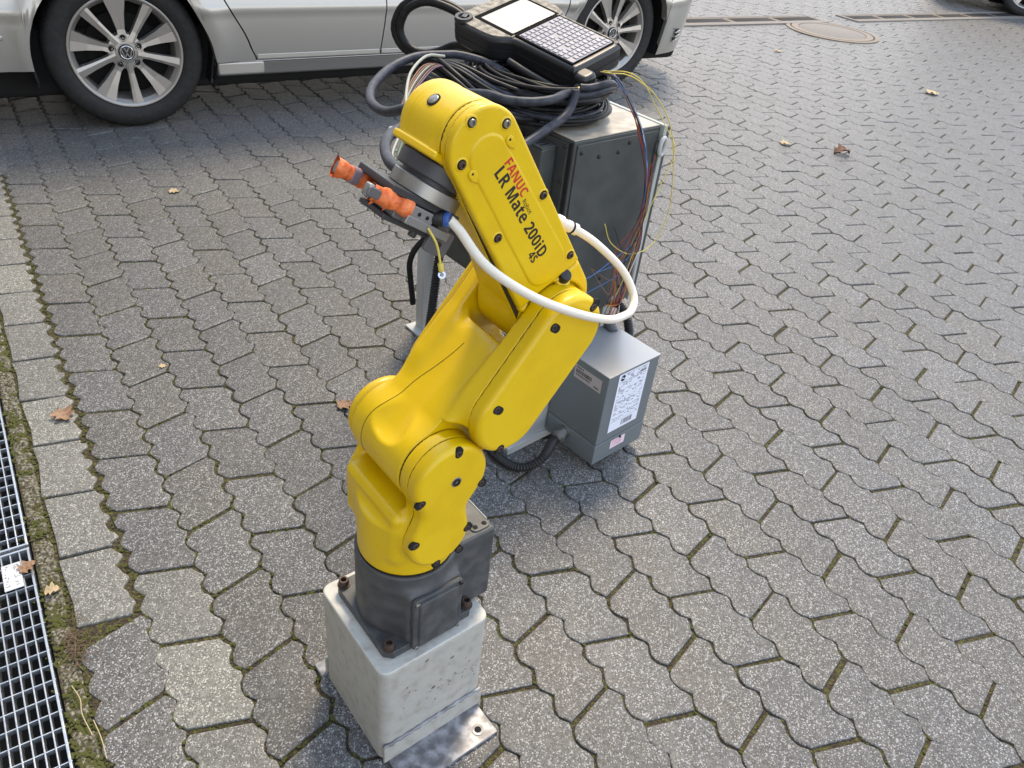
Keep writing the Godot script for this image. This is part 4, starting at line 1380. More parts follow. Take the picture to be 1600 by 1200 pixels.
	part(gr, "bottom_stud", cyl(0.005, 0.0, 0.012, 0.001, 14), M.dark_plate, frame_z(Vector3(0, 1, 0), Vector3(-0.004, 0.012, 0.02)))
	part(gr, "lower_plate", boxm(0.07, 0.006, 0.05, 0.001), M.dark_plate, at(Vector3(0.012, 0.0155, 0.0)))
	var tr := RandomNumberGenerator.new()
	tr.seed = 3
	for s in 2:
		var z := 0.0325 if s == 0 else -0.0295
		var fi := part(gr, "finger", boxm(0.096, 0.0140, 0.009, 0.0015), M.alu, at(Vector3(0.040, -0.004, z)))
		for k in 2:
			part(fi, "finger_hole", cyl(0.0024, 0.0, 0.0012, 0.0003, 12), M.gap, at(Vector3(-0.038 + 0.012 * k, 0.0, 0.0038)))
		# tape wound round the finger: overlapping uneven turns
		var mb := MB.new()
		var n := 26
		var k2 := 18
		for i in n:
			var x := lerpf(-0.016, 0.050 if s == 1 else 0.040, i / (n - 1.0))
			var turn := fmod(i * 0.31, 1.0)
			for j in k2 + 1:
				var a := TAU * j / k2
				var wob := 1.0 + 0.035 * sin(a * 2.0 + i * 0.5) + tr.randf_range(-0.012, 0.012) + 0.05 * turn + 0.10 * smoothstep(0.6, 1.0, i / 25.0) * float(s)
				var hx := 0.0090 * wob * (1.0 + 0.1 * sin(i * 0.5 + s * 2.0))
				var hz := 0.0066 * wob
				var c := Vector2(cos(a), sin(a))
				var e := pow(pow(absf(c.x), 3.0) + pow(absf(c.y), 3.0), -1.0 / 3.0)
				mb.add(Vector3(x + 0.002 * sin(a + i), c.x * e * hx, c.y * e * hz), Vector3(0.15 * sin(i * 1.9), c.x, c.y).normalized(), Vector2(j / float(k2), i * 0.2))
			if i > 0:
				for j in k2:
					var q := i * (k2 + 1) + j
					mb.quad(q - k2 - 1, q - k2, q + 1, q)
		part(fi, "orange_tape", mb.done(), M.tape)
		if s == 1:
			part(fi, "grey_tape", prism(rrect(0.0190, 0.0146, 0.005, 4), -0.0060, 0.0060, 0.001), M.grey_tape, frame_z(Vector3(1, 0, 0.12), Vector3(0.024, 0, 0)))
		part(fi, "finger_pad", boxm(0.017, 0.011, 0.0035, 0.0015, 0.003), M.gripper, at(Vector3(0.041 if s == 0 else 0.040, 0.000 if s == 0 else 0.003, 0.0065 if s == 0 else 0.0030)))
		# torn ends of tape
		for k in 2:
			var q0 := Vector3(0.035 + tr.randf_range(-0.04, 0.012), 0.009, tr.randf_range(-0.004, 0.006))
			var fm := MB.new()
			var a0 := q0 + Vector3(tr.randf_range(0.004, 0.01), 0, 0)
			var b0 := q0 + Vector3(0.004, tr.randf_range(0.003, 0.006), tr.randf_range(-0.003, 0.003))
			fm.flat3(q0, a0, b0)
			fm.flat3(q0 + Vector3(0, 0, -0.0004), b0 + Vector3(0, 0, -0.0004), a0 + Vector3(0, 0, -0.0004))
			part(fi, "loose_tape", fm.done(), M.tape)
	# push-in fitting on the gripper
	var fit := part(gr, "hose_fitting", cyl(0.009, 0.0, 0.016, 0.001, 20), M.black, frame_z(Vector3(-0.55, -0.35, 0.72), Vector3(-0.008, -0.006, 0.028)))
	part(fit, "blue_collar", cyl(0.0088, 0.016, 0.0225, 0.001, 20), M.blue)
	# air hose
	var w := func(q: Vector3) -> Vector3: return r.transform * q
	var start: Vector3 = (G * at(Vector3(0.004, 0.0985, -0.004))) * (Vector3(-0.008, -0.006, 0.028) + Vector3(-0.55, -0.35, 0.72).normalized() * 0.022)
	var pts := []
	for q in [start, start + Vector3(0.008, -0.010, 0.008), Vector3(0.045, 0.647, 0.080), Vector3(0.096, 0.607, 0.105), Vector3(0.166, 0.568, 0.115), Vector3(0.238, 0.533, 0.107), Vector3(0.283, 0.518, 0.094), Vector3(0.315, 0.511, 0.080), Vector3(0.335, 0.520, 0.062), Vector3(0.325, 0.553, 0.040), Vector3(0.283, 0.595, 0.020), Vector3(0.251, 0.617, 0.002), Vector3(0.215, 0.636, -0.004)]:
		pts.append(w.call(q))
	var ho := thing("air_hose", "cream plastic hose looping from the gripper round the yellow arm", "hose")
	part(ho, "hose", tube(spline(pts, 0.008), 0.0057, 14), M.hose)
	var e0: Vector3 = pts[-2]
	var e1: Vector3 = pts[-1]
	var fe := part(ho, "end_fitting", lathe([Vector2(0.0066, -0.022), Vector2(0.0082, -0.021), Vector2(0.0082, -0.004), Vector2(0.0074, -0.002), Vector2(0.0074, 0.006), Vector2(0.0095, 0.008), Vector2(0.0095, 0.016), Vector2(0, 0.03)], 20), M.hose, frame_z(e1 - e0, e0 + (e1 - e0) * 0.35))
	part(fe, "clip_ring", cyl(0.0088, -0.0125, -0.009, 0.0004, 20), M.gap)
	# short earth lead with a ring terminal
	var lead := thing("earth_lead", "short yellow lead with a bare ring terminal below the gripper", "cable")
	var lp := [w.call(Vector3(-0.006, 0.685, 0.036)), w.call(Vector3(0.000, 0.670, 0.044)), w.call(Vector3(0.003, 0.655, 0.047)), w.call(Vector3(0.004, 0.644, 0.049))]
	part(lead, "wire", tube(spline(lp, 0.004), 0.0014, 8), M.wire_yellow)
	var ld: Vector3 = (lp[3] - lp[2]).normalized()
	part(lead, "sleeve", cyl(0.0032, -0.002, 0.008, 0.0008, 12), M.wire_yellow, frame_z(ld, lp[3]))
	part(lead, "ring_terminal", lathe([Vector2(0.0022, -0.0004), Vector2(0.0045, -0.0004), Vector2(0.0045, 0.0004), Vector2(0.0022, 0.0004), Vector2(0.0022, -0.0004)], 20), M.chrome, frame_z(Vector3(0.2, 0.6, 0.8), lp[3] + ld * 0.0125))

func pedestal() -> void:
	var ang := atan2(0.742, 0.67)
	var rb := Basis(Vector3(sin(ang), 0, -cos(ang)), Vector3.UP, Vector3(cos(ang), 0, sin(ang)))
	var p := thing("pedestal", "square off-white steel pedestal with scuffed paint under the yellow robot", "pedestal", Transform3D(rb, Vector3(-0.132, 0, -0.808)))
	var up := Transform3D(Basis(Vector3(1, 0, 0), Vector3(0, 0, -1), Vector3(0, 1, 0)), Vector3.ZERO)
	part(p, "column", prism(rrect(0.202, 0.202, 0.016, 6), 0.004, 0.2430, 0.003), M.pedestal, up)
	part(p, "top_plate", prism(rrect(0.2035, 0.2035, 0.017, 6), 0.2430, 0.2505, 0.003, 3), M.ped_top, up)
	for s in [1.0, -1.0]:
		var fl := part(p, "base_flange", boxm(0.184 if s > 0 else 0.222, 0.008, 0.068 if s > 0 else 0.030, 0.0015), M.worn_steel, at(Vector3(0.0, 0.0045, s * 0.136 if s > 0 else -0.114)))
		part(p, "weld_angle", boxm(0.200, 0.042, 0.006, 0.002), M.pedestal, at(Vector3(0, 0.0275, s * 0.1035)))
		var pts := []
		for i in 28:
			pts.append(Vector3(-0.098 + 0.196 * i / 27.0, 0.0495 + 0.0012 * sin(i * 2.3), s * (0.1028 + 0.0008 * sin(i * 3.7))))
		part(p, "weld_bead", tube(spline(pts, 0.003), 0.0036, 8), M.worn_steel)
		for h in ([-0.064, 0.064] if s > 0 else []):
			part(fl, "hole_ring", lathe([Vector2(0.0062, 0.0), Vector2(0.0105, 0.0), Vector2(0.0105, 0.0012), Vector2(0.0062, 0.0012), Vector2(0.0062, 0)], 24), M.worn_steel, frame_z(Vector3.UP, Vector3(h, 0.004, s * 0.012)))
			part(fl, "hole", cyl(0.0062, 0.0, 0.0006, 0.0001, 20), M.gap, frame_z(Vector3.UP, Vector3(h, 0.0039, s * 0.012)))
	# chips through the paint
	var cr := RandomNumberGenerator.new()
	cr.seed = 12
	var mb := MB.new()
	for k in 46:
		var big := k < 5
		var c := [Vector2(0.03, 0.195), Vector2(0.085, 0.20), Vector2(0.028, 0.13), Vector2(-0.005, 0.140), Vector2(-0.02, 0.228)][k] as Vector2 if big else Vector2(cr.randfn() * 0.03 + (0.005 if k % 2 else 0.045), 0.135 + cr.randfn() * 0.02)
		if absf(c.x) > 0.084 or c.y > 0.238:
			continue
		var rr := cr.randf_range(0.002, 0.0035) if big else cr.randf_range(0.0005, 0.0018)
		var m := 7
		var th := 0.5
		var cc := mb.add(Vector3(c.x, c.y, 0.10125), Vector3(0, 0, 1))
		var st := mb.v.size()
		for j in m:
			var a := TAU * j / m
			var q := Vector2(cos(a) * 1.7, sin(a) * 0.8).rotated(th) * rr * cr.randf_range(0.6, 1.2)
			mb.add(Vector3(c.x + q.x, c.y + q.y, 0.1012), Vector3(0, 0, 1))
		for j in m:
			mb.tri(cc, st + j, st + (j + 1) % m)
	part(p, "paint_chips", mb.done(), M.rust).set_meta("kind", "stuff")

# ------------------------------------------------------------------ controller, transformer, pendant, cables
const P1 := Vector3(0.07, 0.77, -1.628)
const E1 := Vector3(0.725, 0, -0.688)
const E2 := Vector3(-0.688, 0, -0.725)

func cabp(s: float, t: float, y: float) -> Vector3:        # along the side face, along the back face, height
	return Vector3(P1.x, 0, P1.z) + E1 * s + E2 * t + Vector3(0, y, 0)

func cabinet() -> void:
	# local x = along the side (E1), y = up, z = out of the side face
	var b := Basis(E1.normalized(), Vector3.UP, E1.normalized().cross(Vector3.UP))
	var W := 0.275
	var Dp := 0.56
	var c := thing("control_cabinet", "dark grey steel control cabinet with a vented box on its left face", "cabinet", Transform3D(b, Vector3(P1.x, 0.305, P1.z)))
	var hgt := 0.465
	part(c, "body", boxm(W, hgt - 0.003, Dp, 0.003), M.cabinet, at(Vector3(W / 2, hgt / 2 - 0.0015, -Dp / 2)))
	part(c, "top", boxm(W - 0.004, 0.003, Dp - 0.004, 0.001), M.cab_top, at(Vector3(W / 2 - 0.001, hgt - 0.0012, -Dp / 2)))
	part(c, "side_panel", boxm(W - 0.018, hgt - 0.014, 0.004, 0.0015), M.cabinet, at(Vector3(W / 2 - 0.001, hgt / 2 - 0.004, 0.0015)))
	part(c, "door_flange", boxm(0.012, hgt - 0.002, Dp + 0.012, 0.002), M.flange_white, at(Vector3(W + 0.007, hgt / 2 + 0.002, -Dp / 2 + 0.004)))
	part(c, "door", boxm(0.03, hgt - 0.02, Dp - 0.01, 0.003), M.cabinet, at(Vector3(W + 0.028, hgt / 2, -Dp / 2)))
	for q in [Vector2(0.021, 0.437), Vector2(0.077, 0.421), Vector2(0.138, 0.422), Vector2(0.171, 0.439), Vector2(0.154, 0.097), Vector2(0.235, 0.053), Vector2(0.05, 0.06)]:
		part(c, "screw", lathe([Vector2(0.0045, 0), Vector2(0.0045, 0.002), Vector2(0.003, 0.0038), Vector2(0, 0.0042)], 14), M.black, at(Vector3(q.x, q.y, 0.0035)))
	# lifting eye on the door side
	var eye := MB.new()
	var ring := []
	for i in 24:
		var a := TAU * i / 24
		ring.append(Vector3(cos(a) * 0.013, sin(a) * 0.020, 0))
	tube(spline(ring, 0.004, true), 0.0052, 10, 0.0, eye)
	part(c, "lifting_eye", eye.done(), M.lightgrey, Transform3D(Basis(Vector3.UP, 0.25), Vector3(W - 0.002, hgt - 0.045, 0.0175)))
	part(c, "eye_plate", boxm(0.022, 0.075, 0.006, 0.001), M.cabinet, at(Vector3(W - 0.002, hgt - 0.075, 0.004)))
	var hin := part(c, "hinge", boxm(0.013, 0.085, 0.008, 0.001), M.rust, at(Vector3(W - 0.012, 0.095, 0.005)))
	part(hin, "hinge_pin", cyl(0.0048, -0.043, 0.043, 0.001, 14), M.alu, frame_z(Vector3.UP, Vector3(0.010, 0, 0.003)))
	for k in 3:
		part(hin, "hinge_screw", cyl(0.0022, 0.0, 0.0012, 0.0004, 10), M.black, at(Vector3(-0.003, -0.028 + 0.028 * k, 0.004)))
	# left face: frame plate and fan box with slots in its lid
	part(c, "back_plate", boxm(0.006, hgt - 0.02, Dp - 0.03, 0.001), M.cabinet, at(Vector3(-0.003, hgt / 2, -Dp / 2)))
	part(c, "edge_gap", boxm(0.004, hgt - 0.012, 0.006, 0.0005), M.gap, at(Vector3(-0.0008, hgt / 2, -0.008)))
	for y in [0.448, 0.370, 0.28, 0.03]:
		part(c, "screw", lathe([Vector2(0.0042, 0), Vector2(0.0042, 0.003), Vector2(0.003, 0.0045), Vector2(0, 0.0045)], 14), M.black, frame_z(Vector3(-1, 0, 0), Vector3(-0.006, y, -0.021)))
	var fb := part(c, "fan_box", boxm(0.046, 0.33, 0.30, 0.006, 0.008), M.cabinet, at(Vector3(-0.028, 0.440 - 0.165, -0.195)))
	part(fb, "lid", boxm(0.045, 0.002, 0.298, 0.0006), M.fan_lid, at(Vector3(0, 0.1655, 0)))
	for k in 22:
		if k == 11:
			continue
		part(fb, "slot", boxm(0.026, 0.001, 0.0052, 0.0003), M.gap, at(Vector3(-0.001, 0.1665, 0.132 - 0.0122 * k)))
	# stand
	var s := thing("cabinet_stand", "light grey steel stand with posts and foot plates carrying the control cabinet", "stand", Transform3D(b, Vector3(P1.x, 0, P1.z)))
	for q in [Vector2(0.012, -0.545), Vector2(0.24, -0.04), Vector2(0.24, -0.50), Vector2(0.03, -0.05)]:
		var leg := part(s, "post", boxm(0.036, 0.30, 0.036, 0.003), M.lightgrey, at(Vector3(q.x, 0.151, q.y)))
		part(leg, "foot_plate", boxm(0.09, 0.007, 0.07, 0.002), M.lightgrey, at(Vector3(0.0, -0.147, 0)))
	part(s, "rail", boxm(0.25, 0.03, 0.03, 0.002), M.lightgrey, at(Vector3(0.135, 0.288, -0.27)))
	var mid := part(s, "middle_post", boxm(0.03, 0.28, 0.03, 0.003), M.lightgrey, at(Vector3(0.113, 0.14, -0.32)))
	part(mid, "foot_plate", boxm(0.10, 0.008, 0.075, 0.002), M.lightgrey, at(Vector3(0.0, -0.1355, 0.015)))
	# transformer box and the plate it is screwed to; local x to the right and away, z out of the label face
	var t1 := Vector3(0.703, 0, -0.711).normalized()
	var tb := Basis(t1, Vector3.UP, t1.cross(Vector3.UP))
	var corner := Vector3(0.221, 0.295, -1.455)
	part(s, "front_plate", boxm(0.165, 0.30, 0.05, 0.003), M.lightgrey, b.inverse() * tb).position = b.inverse() * (Vector3(corner.x, 0.151, corner.z) + t1 * -0.035 - tb.z * 0.200 - Vector3(P1.x, 0, P1.z))
	part(s, "plate_foot", boxm(0.19, 0.022, 0.06, 0.002), M.lightgrey, b.inverse() * tb).position = b.inverse() * (Vector3(corner.x, 0.012, corner.z) + t1 * -0.035 - tb.z * 0.198 - Vector3(P1.x, 0, P1.z))
	var t := thing("transformer_box", "grey sheet-steel transformer box with a white rating label, right of the robot arm", "transformer", Transform3D(tb, Vector3(corner.x, corner.y - 0.268, corner.z)))
	part(t, "body", boxm(0.182, 0.206, 0.168, 0.0025), M.transformer, at(Vector3(0.091, 0.268 - 0.103, -0.084)))
	part(t, "bottom_cover", boxm(0.1835, 0.060, 0.169, 0.002), M.transformer, at(Vector3(0.091, 0.0305, -0.0837)))
	part(t, "lid", boxm(0.1845, 0.004, 0.1705, 0.001), M.trafo_top, at(Vector3(0.091, 0.2675, -0.084)))
	part(t, "cover_screw", lathe([Vector2(0.004, 0), Vector2(0.004, 0.0015), Vector2(0.0025, 0.003), Vector2(0, 0.003)], 12), M.screw, at(Vector3(0.091, 0.0525, 0.001)))
	part(t, "side_slot", boxm(0.001, 0.05, 0.004, 0.0003), M.gap, at(Vector3(0.183, 0.035, -0.003)))
	var lm := mat(Color.WHITE, 0.4)
	lm.albedo_texture = label_print(214, 352, 0)
	var lb := MB.new()
	lb.flat(Vector3(0.036, 0.087, 0.0008), Vector3(0.143, 0.087, 0.0008), Vector3(0.143, 0.263, 0.0008), Vector3(0.036, 0.263, 0.0008))
	part(t, "rating_label", lb.done(), lm)
	var sm := mat(Color.WHITE, 0.45)
	sm.albedo_texture = label_print(240, 100, 1)
	var sb := MB.new()
	sb.flat(Vector3(-0.0008, 0.213, -0.106), Vector3(-0.0008, 0.213, -0.018), Vector3(-0.0008, 0.250, -0.018), Vector3(-0.0008, 0.250, -0.106))
	part(t, "barcode_sticker", sb.done(), sm)
	var pm := mat(Color.WHITE, 0.45)
	pm.albedo_texture = label_print(150, 70, 2)
	var pb := MB.new()
	pb.flat(Vector3(0.058, 0.026, 0.0016), Vector3(0.111, 0.026, 0.0016), Vector3(0.111, 0.053, 0.0016), Vector3(0.058, 0.053, 0.0016))
	part(t, "warning_sticker", pb.done(), pm)
	# conduits with metal glands
	var w := func(q: Vector3) -> Vector3: return t.transform * q
	var g0: Vector3 = w.call(Vector3(0, 0.040, -0.103))
	var dirn := (-t1 * 0.8 + Vector3(0, -0.15, 0) + tb.z * 0.1).normalized()
	var c1 := thing("lower_conduit", "black corrugated conduit leaving the transformer box low on its left face", "conduit", Transform3D.IDENTITY)
	var gl := part(c1, "gland", lathe([Vector2(0.0185, -0.002), Vector2(0.0185, 0.004), Vector2(0.0145, 0.005), Vector2(0.0135, 0.016), Vector2(0.0165, 0.017), Vector2(0.0165, 0.027), Vector2(0.0125, 0.030), Vector2(0.0125, 0.036), Vector2(0, 0.036)], 8, 0.95), M.steel, frame_z(dirn, g0))
	part(gl, "gland_nut", lathe([Vector2(0.0150, 0.017), Vector2(0.0185, 0.0175), Vector2(0.0185, 0.0265), Vector2(0.015, 0.027)], 6, 0.99), M.alu)
	part(c1, "conduit", tube(spline([g0 + dirn * 0.03, g0 + dirn * 0.05, Vector3(0.100, 0.052, -1.440), Vector3(0.075, 0.034, -1.424), Vector3(0.040, 0.022, -1.42), Vector3(0.0, 0.016, -1.445), Vector3(-0.04, 0.016, -1.49), Vector3(-0.07, 0.016, -1.56), Vector3(-0.06, 0.05, -1.66), Vector3(-0.03, 0.12, -1.70)], 0.0016), 0.0125, 14, 0.0026), M.black)
	var c2 := thing("upper_conduit", "black corrugated conduit curling from the cabinet underside down behind the transformer box", "conduit")
	var s0 := Vector3(0.205, 0.318, -1.795)
	var eb := part(c2, "elbow", tube(spline([s0 + Vector3(-0.035, 0.0, -0.012), s0 + Vector3(-0.012, 0.004, -0.003), s0 + Vector3(0.014, 0.002, 0.008), s0 + Vector3(0.030, -0.002, 0.016)], 0.004), 0.0155, 14), M.steel)
	part(eb, "elbow_nut", lathe([Vector2(0.015, -0.008), Vector2(0.021, -0.007), Vector2(0.021, 0.007), Vector2(0.015, 0.008)], 6, 0.99), M.alu, frame_z(Vector3(1, -0.1, 0.5), s0 + Vector3(0.020, 0.0, 0.010)))
	part(c2, "conduit", tube(spline([s0 + Vector3(0.026, 0, 0.014), s0 + Vector3(0.05, -0.006, 0.03), Vector3(0.278, 0.285, -1.745), Vector3(0.290, 0.235, -1.735), Vector3(0.285, 0.17, -1.72), Vector3(0.25, 0.12, -1.69)], 0.0016), 0.0125, 14, 0.0026), M.black)
	part(c2, "lower_elbow", tube(spline([Vector3(0.235, 0.292, -1.665), Vector3(0.225, 0.305, -1.68), Vector3(0.215, 0.312, -1.70)], 0.004), 0.014, 12), M.castgrey)
	var c3 := thing("left_conduit", "black corrugated conduit hanging beside the left stand post", "conduit")
	part(c3, "conduit", tube(spline([Vector3(-0.247, 0.37, -2.03), Vector3(-0.250, 0.31, -2.005), Vector3(-0.253, 0.24, -1.965), Vector3(-0.256, 0.15, -1.925), Vector3(-0.258, 0.08, -1.90), Vector3(-0.24, 0.025, -1.88), Vector3(-0.17, 0.015, -1.85)], 0.0018), 0.014, 14, 0.0026), M.black)
	var c4 := thing("cut_cable", "short black cable end hanging left of the stand post", "cable")
	part(c4, "cable", tube(spline([Vector3(-0.27, 0.36, -1.98), Vector3(-0.315, 0.305, -1.965), Vector3(-0.331, 0.26, -1.96), Vector3(-0.3285, 0.21, -1.96), Vector3(-0.322, 0.155, -1.96), Vector3(-0.319, 0.125, -1.96)], 0.01), 0.0085, 12), M.rubber)

func label_print(w: int, h: int, kind: int) -> ImageTexture:
	var im := Image.create(w, h, false, Image.FORMAT_RGB8)
	var r := RandomNumberGenerator.new()
	r.seed = 40 + kind
	if kind == 0:
		im.fill(Color(0.86, 0.88, 0.93))
		var ink := Color(0.25, 0.26, 0.33)
		# round emblem of two opposed hooks
		for y in range(8, 44):
			for x in range(12, 48):
				var d := Vector2(x - 30, y - 26)
				if d.length() < 17:
					var s := d.y - 4.5 * sin(clampf(d.x / 15.0, -1, 1) * 3.1)
					im.set_pixel(x, y, Color(0.05, 0.05, 0.07) if absf(s) > 3.0 else Color(0.86, 0.88, 0.93))
		for ln in 40:
			var y := 12 + ln * 7
			var x := 58 if y < 48 else 14
			while x < w - 14:
				var k := r.randi_range(4, 22)
				if r.randf() < (0.62 if y < 60 else 0.45):
					im.fill_rect(Rect2i(x, y, mini(k, w - 14 - x), 3 if r.randf() < 0.7 else 4), ink.lerp(Color(0.55, 0.45, 0.5), r.randf() * 0.7))
				x += k + r.randi_range(2, 9)
		for y in [48, 100, 176, 250, 292]:
			im.fill_rect(Rect2i(10, y, w - 20, 1), ink)
		im.fill_rect(Rect2i(10, 8, w - 20, 1), ink)
		im.fill_rect(Rect2i(w - 60, 30, 44, 7), Color(0.2, 0.2, 0.25))
		var x := 92
		im.fill_rect(Rect2i(14, 298, w - 28, 48), Color(0.86, 0.88, 0.93))
		while x < 176:
			var k := r.randi_range(1, 4)
			im.fill_rect(Rect2i(x, 304, k, 34), Color(0.1, 0.1, 0.12))
			x += k + r.randi_range(1, 4)
	elif kind == 1:
		im.fill(Color(0.66, 0.64, 0.64))
		for ln in 2:
			var x := 14
			while x < 80 + ln * 60:
				var k := r.randi_range(5, 11)
				im.fill_rect(Rect2i(x, 10 if ln == 0 else 66, k, 11), Color(0.2, 0.2, 0.2))
				x += k + r.randi_range(2, 5)
		var x2 := 14
		while x2 < 150:
			var k := r.randi_range(1, 4)
			im.fill_rect(Rect2i(x2, 30, k, 28), Color(0.12, 0.12, 0.12))
			x2 += k + r.randi_range(1, 3)
		for k in 4:
			im.fill_rect(Rect2i(178 + k * 11, 74, 8, 12), Color(0.2, 0.2, 0.2))
	else:
		im.fill(Color(0.86, 0.80, 0.85))
		for ln in 6:
			var x := 12
			while x < w - 30:
				var k := r.randi_range(4, 14)
				im.fill_rect(Rect2i(x, 8 + ln * 9, k, 5), Color(0.72, 0.36, 0.44).lerp(Color(0.85, 0.7, 0.75), r.randf()))
				x += k + r.randi_range(1, 4)
	return ImageTexture.create_from_image(im)

func pendant() -> void:
	var X := Vector3(0.631, 0.231, -0.741).normalized()
	var Z := Vector3(-0.052, 0.965, 0.256).normalized()
	var Y := Z.cross(X).normalized()
	Z = X.cross(Y)
	var p := thing("teach_pendant", "black handheld teach pendant with a screen and pale keys, lying on the cable coil", "teach pendant", Transform3D(Basis(X, Y, Z), Vector3(0.045, 0.900, -1.728)))
	var o := PackedVector2Array([Vector2(0.002, -0.016), Vector2(0.128, -0.016), Vector2(0.141, -0.008), Vector2(0.146, 0.02), Vector2(0.150, 0.14), Vector2(0.166, 0.175), Vector2(0.176, 0.21), Vector2(0.176, 0.285), Vector2(0.166, 0.315), Vector2(0.14, 0.330), Vector2(0.0, 0.332), Vector2(-0.036, 0.326), Vector2(-0.052, 0.30), Vector2(-0.052, 0.215), Vector2(-0.040, 0.185), Vector2(-0.022, 0.165), Vector2(-0.016, 0.14), Vector2(-0.013, 0.02), Vector2(-0.010, -0.008)])
	var sm := PackedVector2Array()
	var pts := []
	for q in o:
		pts.append(Vector3(q.x, q.y, 0))
	for q in spline(pts, 0.008, true):
		sm.append(Vector2(q.x, q.y))
	sm.remove_at(sm.size() - 1)
	part(p, "case", prism(offset2(sm, -0.001), -0.056, -0.002, 0.011, 4), M.pendant)
	part(p, "case_seam", prism(offset2(sm, -0.0016), -0.031, -0.0285, 0.0005), M.gap)
	# dusty front round the screen, dark surrounds of screen and keypad
	var face := offset2(sm, 0.008)
	var upper := Geometry2D.intersect_polygons(face, PackedVector2Array([Vector2(-0.1, 0.167), Vector2(0.3, 0.167), Vector2(0.3, 0.4), Vector2(-0.1, 0.4)]))[0]
	if Geometry2D.is_polygon_clockwise(upper):
		upper.reverse()
	part(p, "front", prism(upper, -0.006, 0.0008, 0.0012), M.pendant_top)
	part(p, "right_rim", boxm(0.004, 0.165, 0.003, 0.001), M.pendant_top, at(Vector3(0.1405, 0.085, -0.0005)))
	part(p, "screen_bezel", boxm(0.156, 0.120, 0.003, 0.0006, 0.002), M.bezel, at(Vector3(0.0645, 0.2300, 0.0002)))
	part(p, "screen", boxm(0.139, 0.101, 0.002, 0.0005, 0.002), M.screen, at(Vector3(0.0650, 0.2250, 0.0012)))
	part(p, "keypad_frame", boxm(0.140, 0.172, 0.003, 0.001, 0.003), M.bezel, at(Vector3(0.0655, 0.0840, -0.0004)))
	var kp := part(p, "keypad", boxm(0.132, 0.160, 0.002, 0.0008, 0.003), M.keypad, at(Vector3(0.0655, 0.0800, 0.0014)))
	var key := boxm(0.0108, 0.0122, 0.0030, 0.0012, 0.0022)
	for i in 10:
		for j in 10:
			if (i * 7 + j * 3) % 23 == 0:
				continue
			part(kp, "key", key, M.key if (i + j * 2) % 5 != 0 else M.key_grey, at(Vector3(-0.0585 + 0.0130 * i, -0.071 + 0.0157 * j, 0.0015)))
	# handle lug with the cable gland, grip along the left edge, hook at the top corner
	part(p, "lug", boxm(0.046, 0.044, 0.044, 0.012, 0.015), M.pendant, at(Vector3(0.008, -0.028, -0.032)))
	var gl := part(p, "cable_gland", lathe([Vector2(0.0, -0.01), Vector2(0.0095, -0.01), Vector2(0.0095, 0.004), Vector2(0.0075, 0.008), Vector2(0.0055, 0.008), Vector2(0.0045, 0.002), Vector2(0, 0.001)], 18), M.brass, frame_z(Vector3(-0.75, -0.8, 0.2), Vector3(-0.022, -0.041, -0.036)))
	part(gl, "gland_collar", cyl(0.0125, -0.014, -0.002, 0.002, 20), M.black)
	part(p, "grip", tube(spline([Vector3(-0.040, 0.150, -0.040), Vector3(-0.038, 0.09, -0.046), Vector3(-0.034, 0.02, -0.050)], 0.01), 0.0088, 14), M.pendant)
	part(p, "grip_end", cyl(0.0072, 0.0, 0.03, 0.002, 14), M.black, frame_z(Vector3(0.15, -1, 0.0), Vector3(-0.034, 0.022, -0.050)))
	part(p, "corner_ring", lathe([Vector2(0.011, -0.008), Vector2(0.020, -0.008), Vector2(0.022, -0.003), Vector2(0.020, 0.004), Vector2(0.013, 0.004), Vector2(0.011, 0.0)], 24), M.pendant, at(Vector3(-0.033, 0.302, 0.002)))
	part(p, "corner_well", cyl(0.0125, -0.006, 0.0015, 0.0005, 20), M.gap, at(Vector3(-0.033, 0.302, 0.0)))
	part(p, "corner_block", boxm(0.018, 0.012, 0.008, 0.002), M.pendant, Transform3D(Basis(Vector3(0, 0, 1), 0.4), Vector3(-0.031, 0.301, 0.003)))
	part(p, "side_clip", boxm(0.010, 0.022, 0.02, 0.002), M.black, at(Vector3(0.152, 0.012, -0.018)))

func one_tube(called: String, label: String, cat: String, pts: Array, r: float, m: Material, group := "", step := 0.012) -> Node3D:
	var t := thing(called, label, cat, Transform3D.IDENTITY, group)
	part(t, "cable" if cat == "cable" else "wire", tube(spline(pts, step), r, 12), m)
	return t

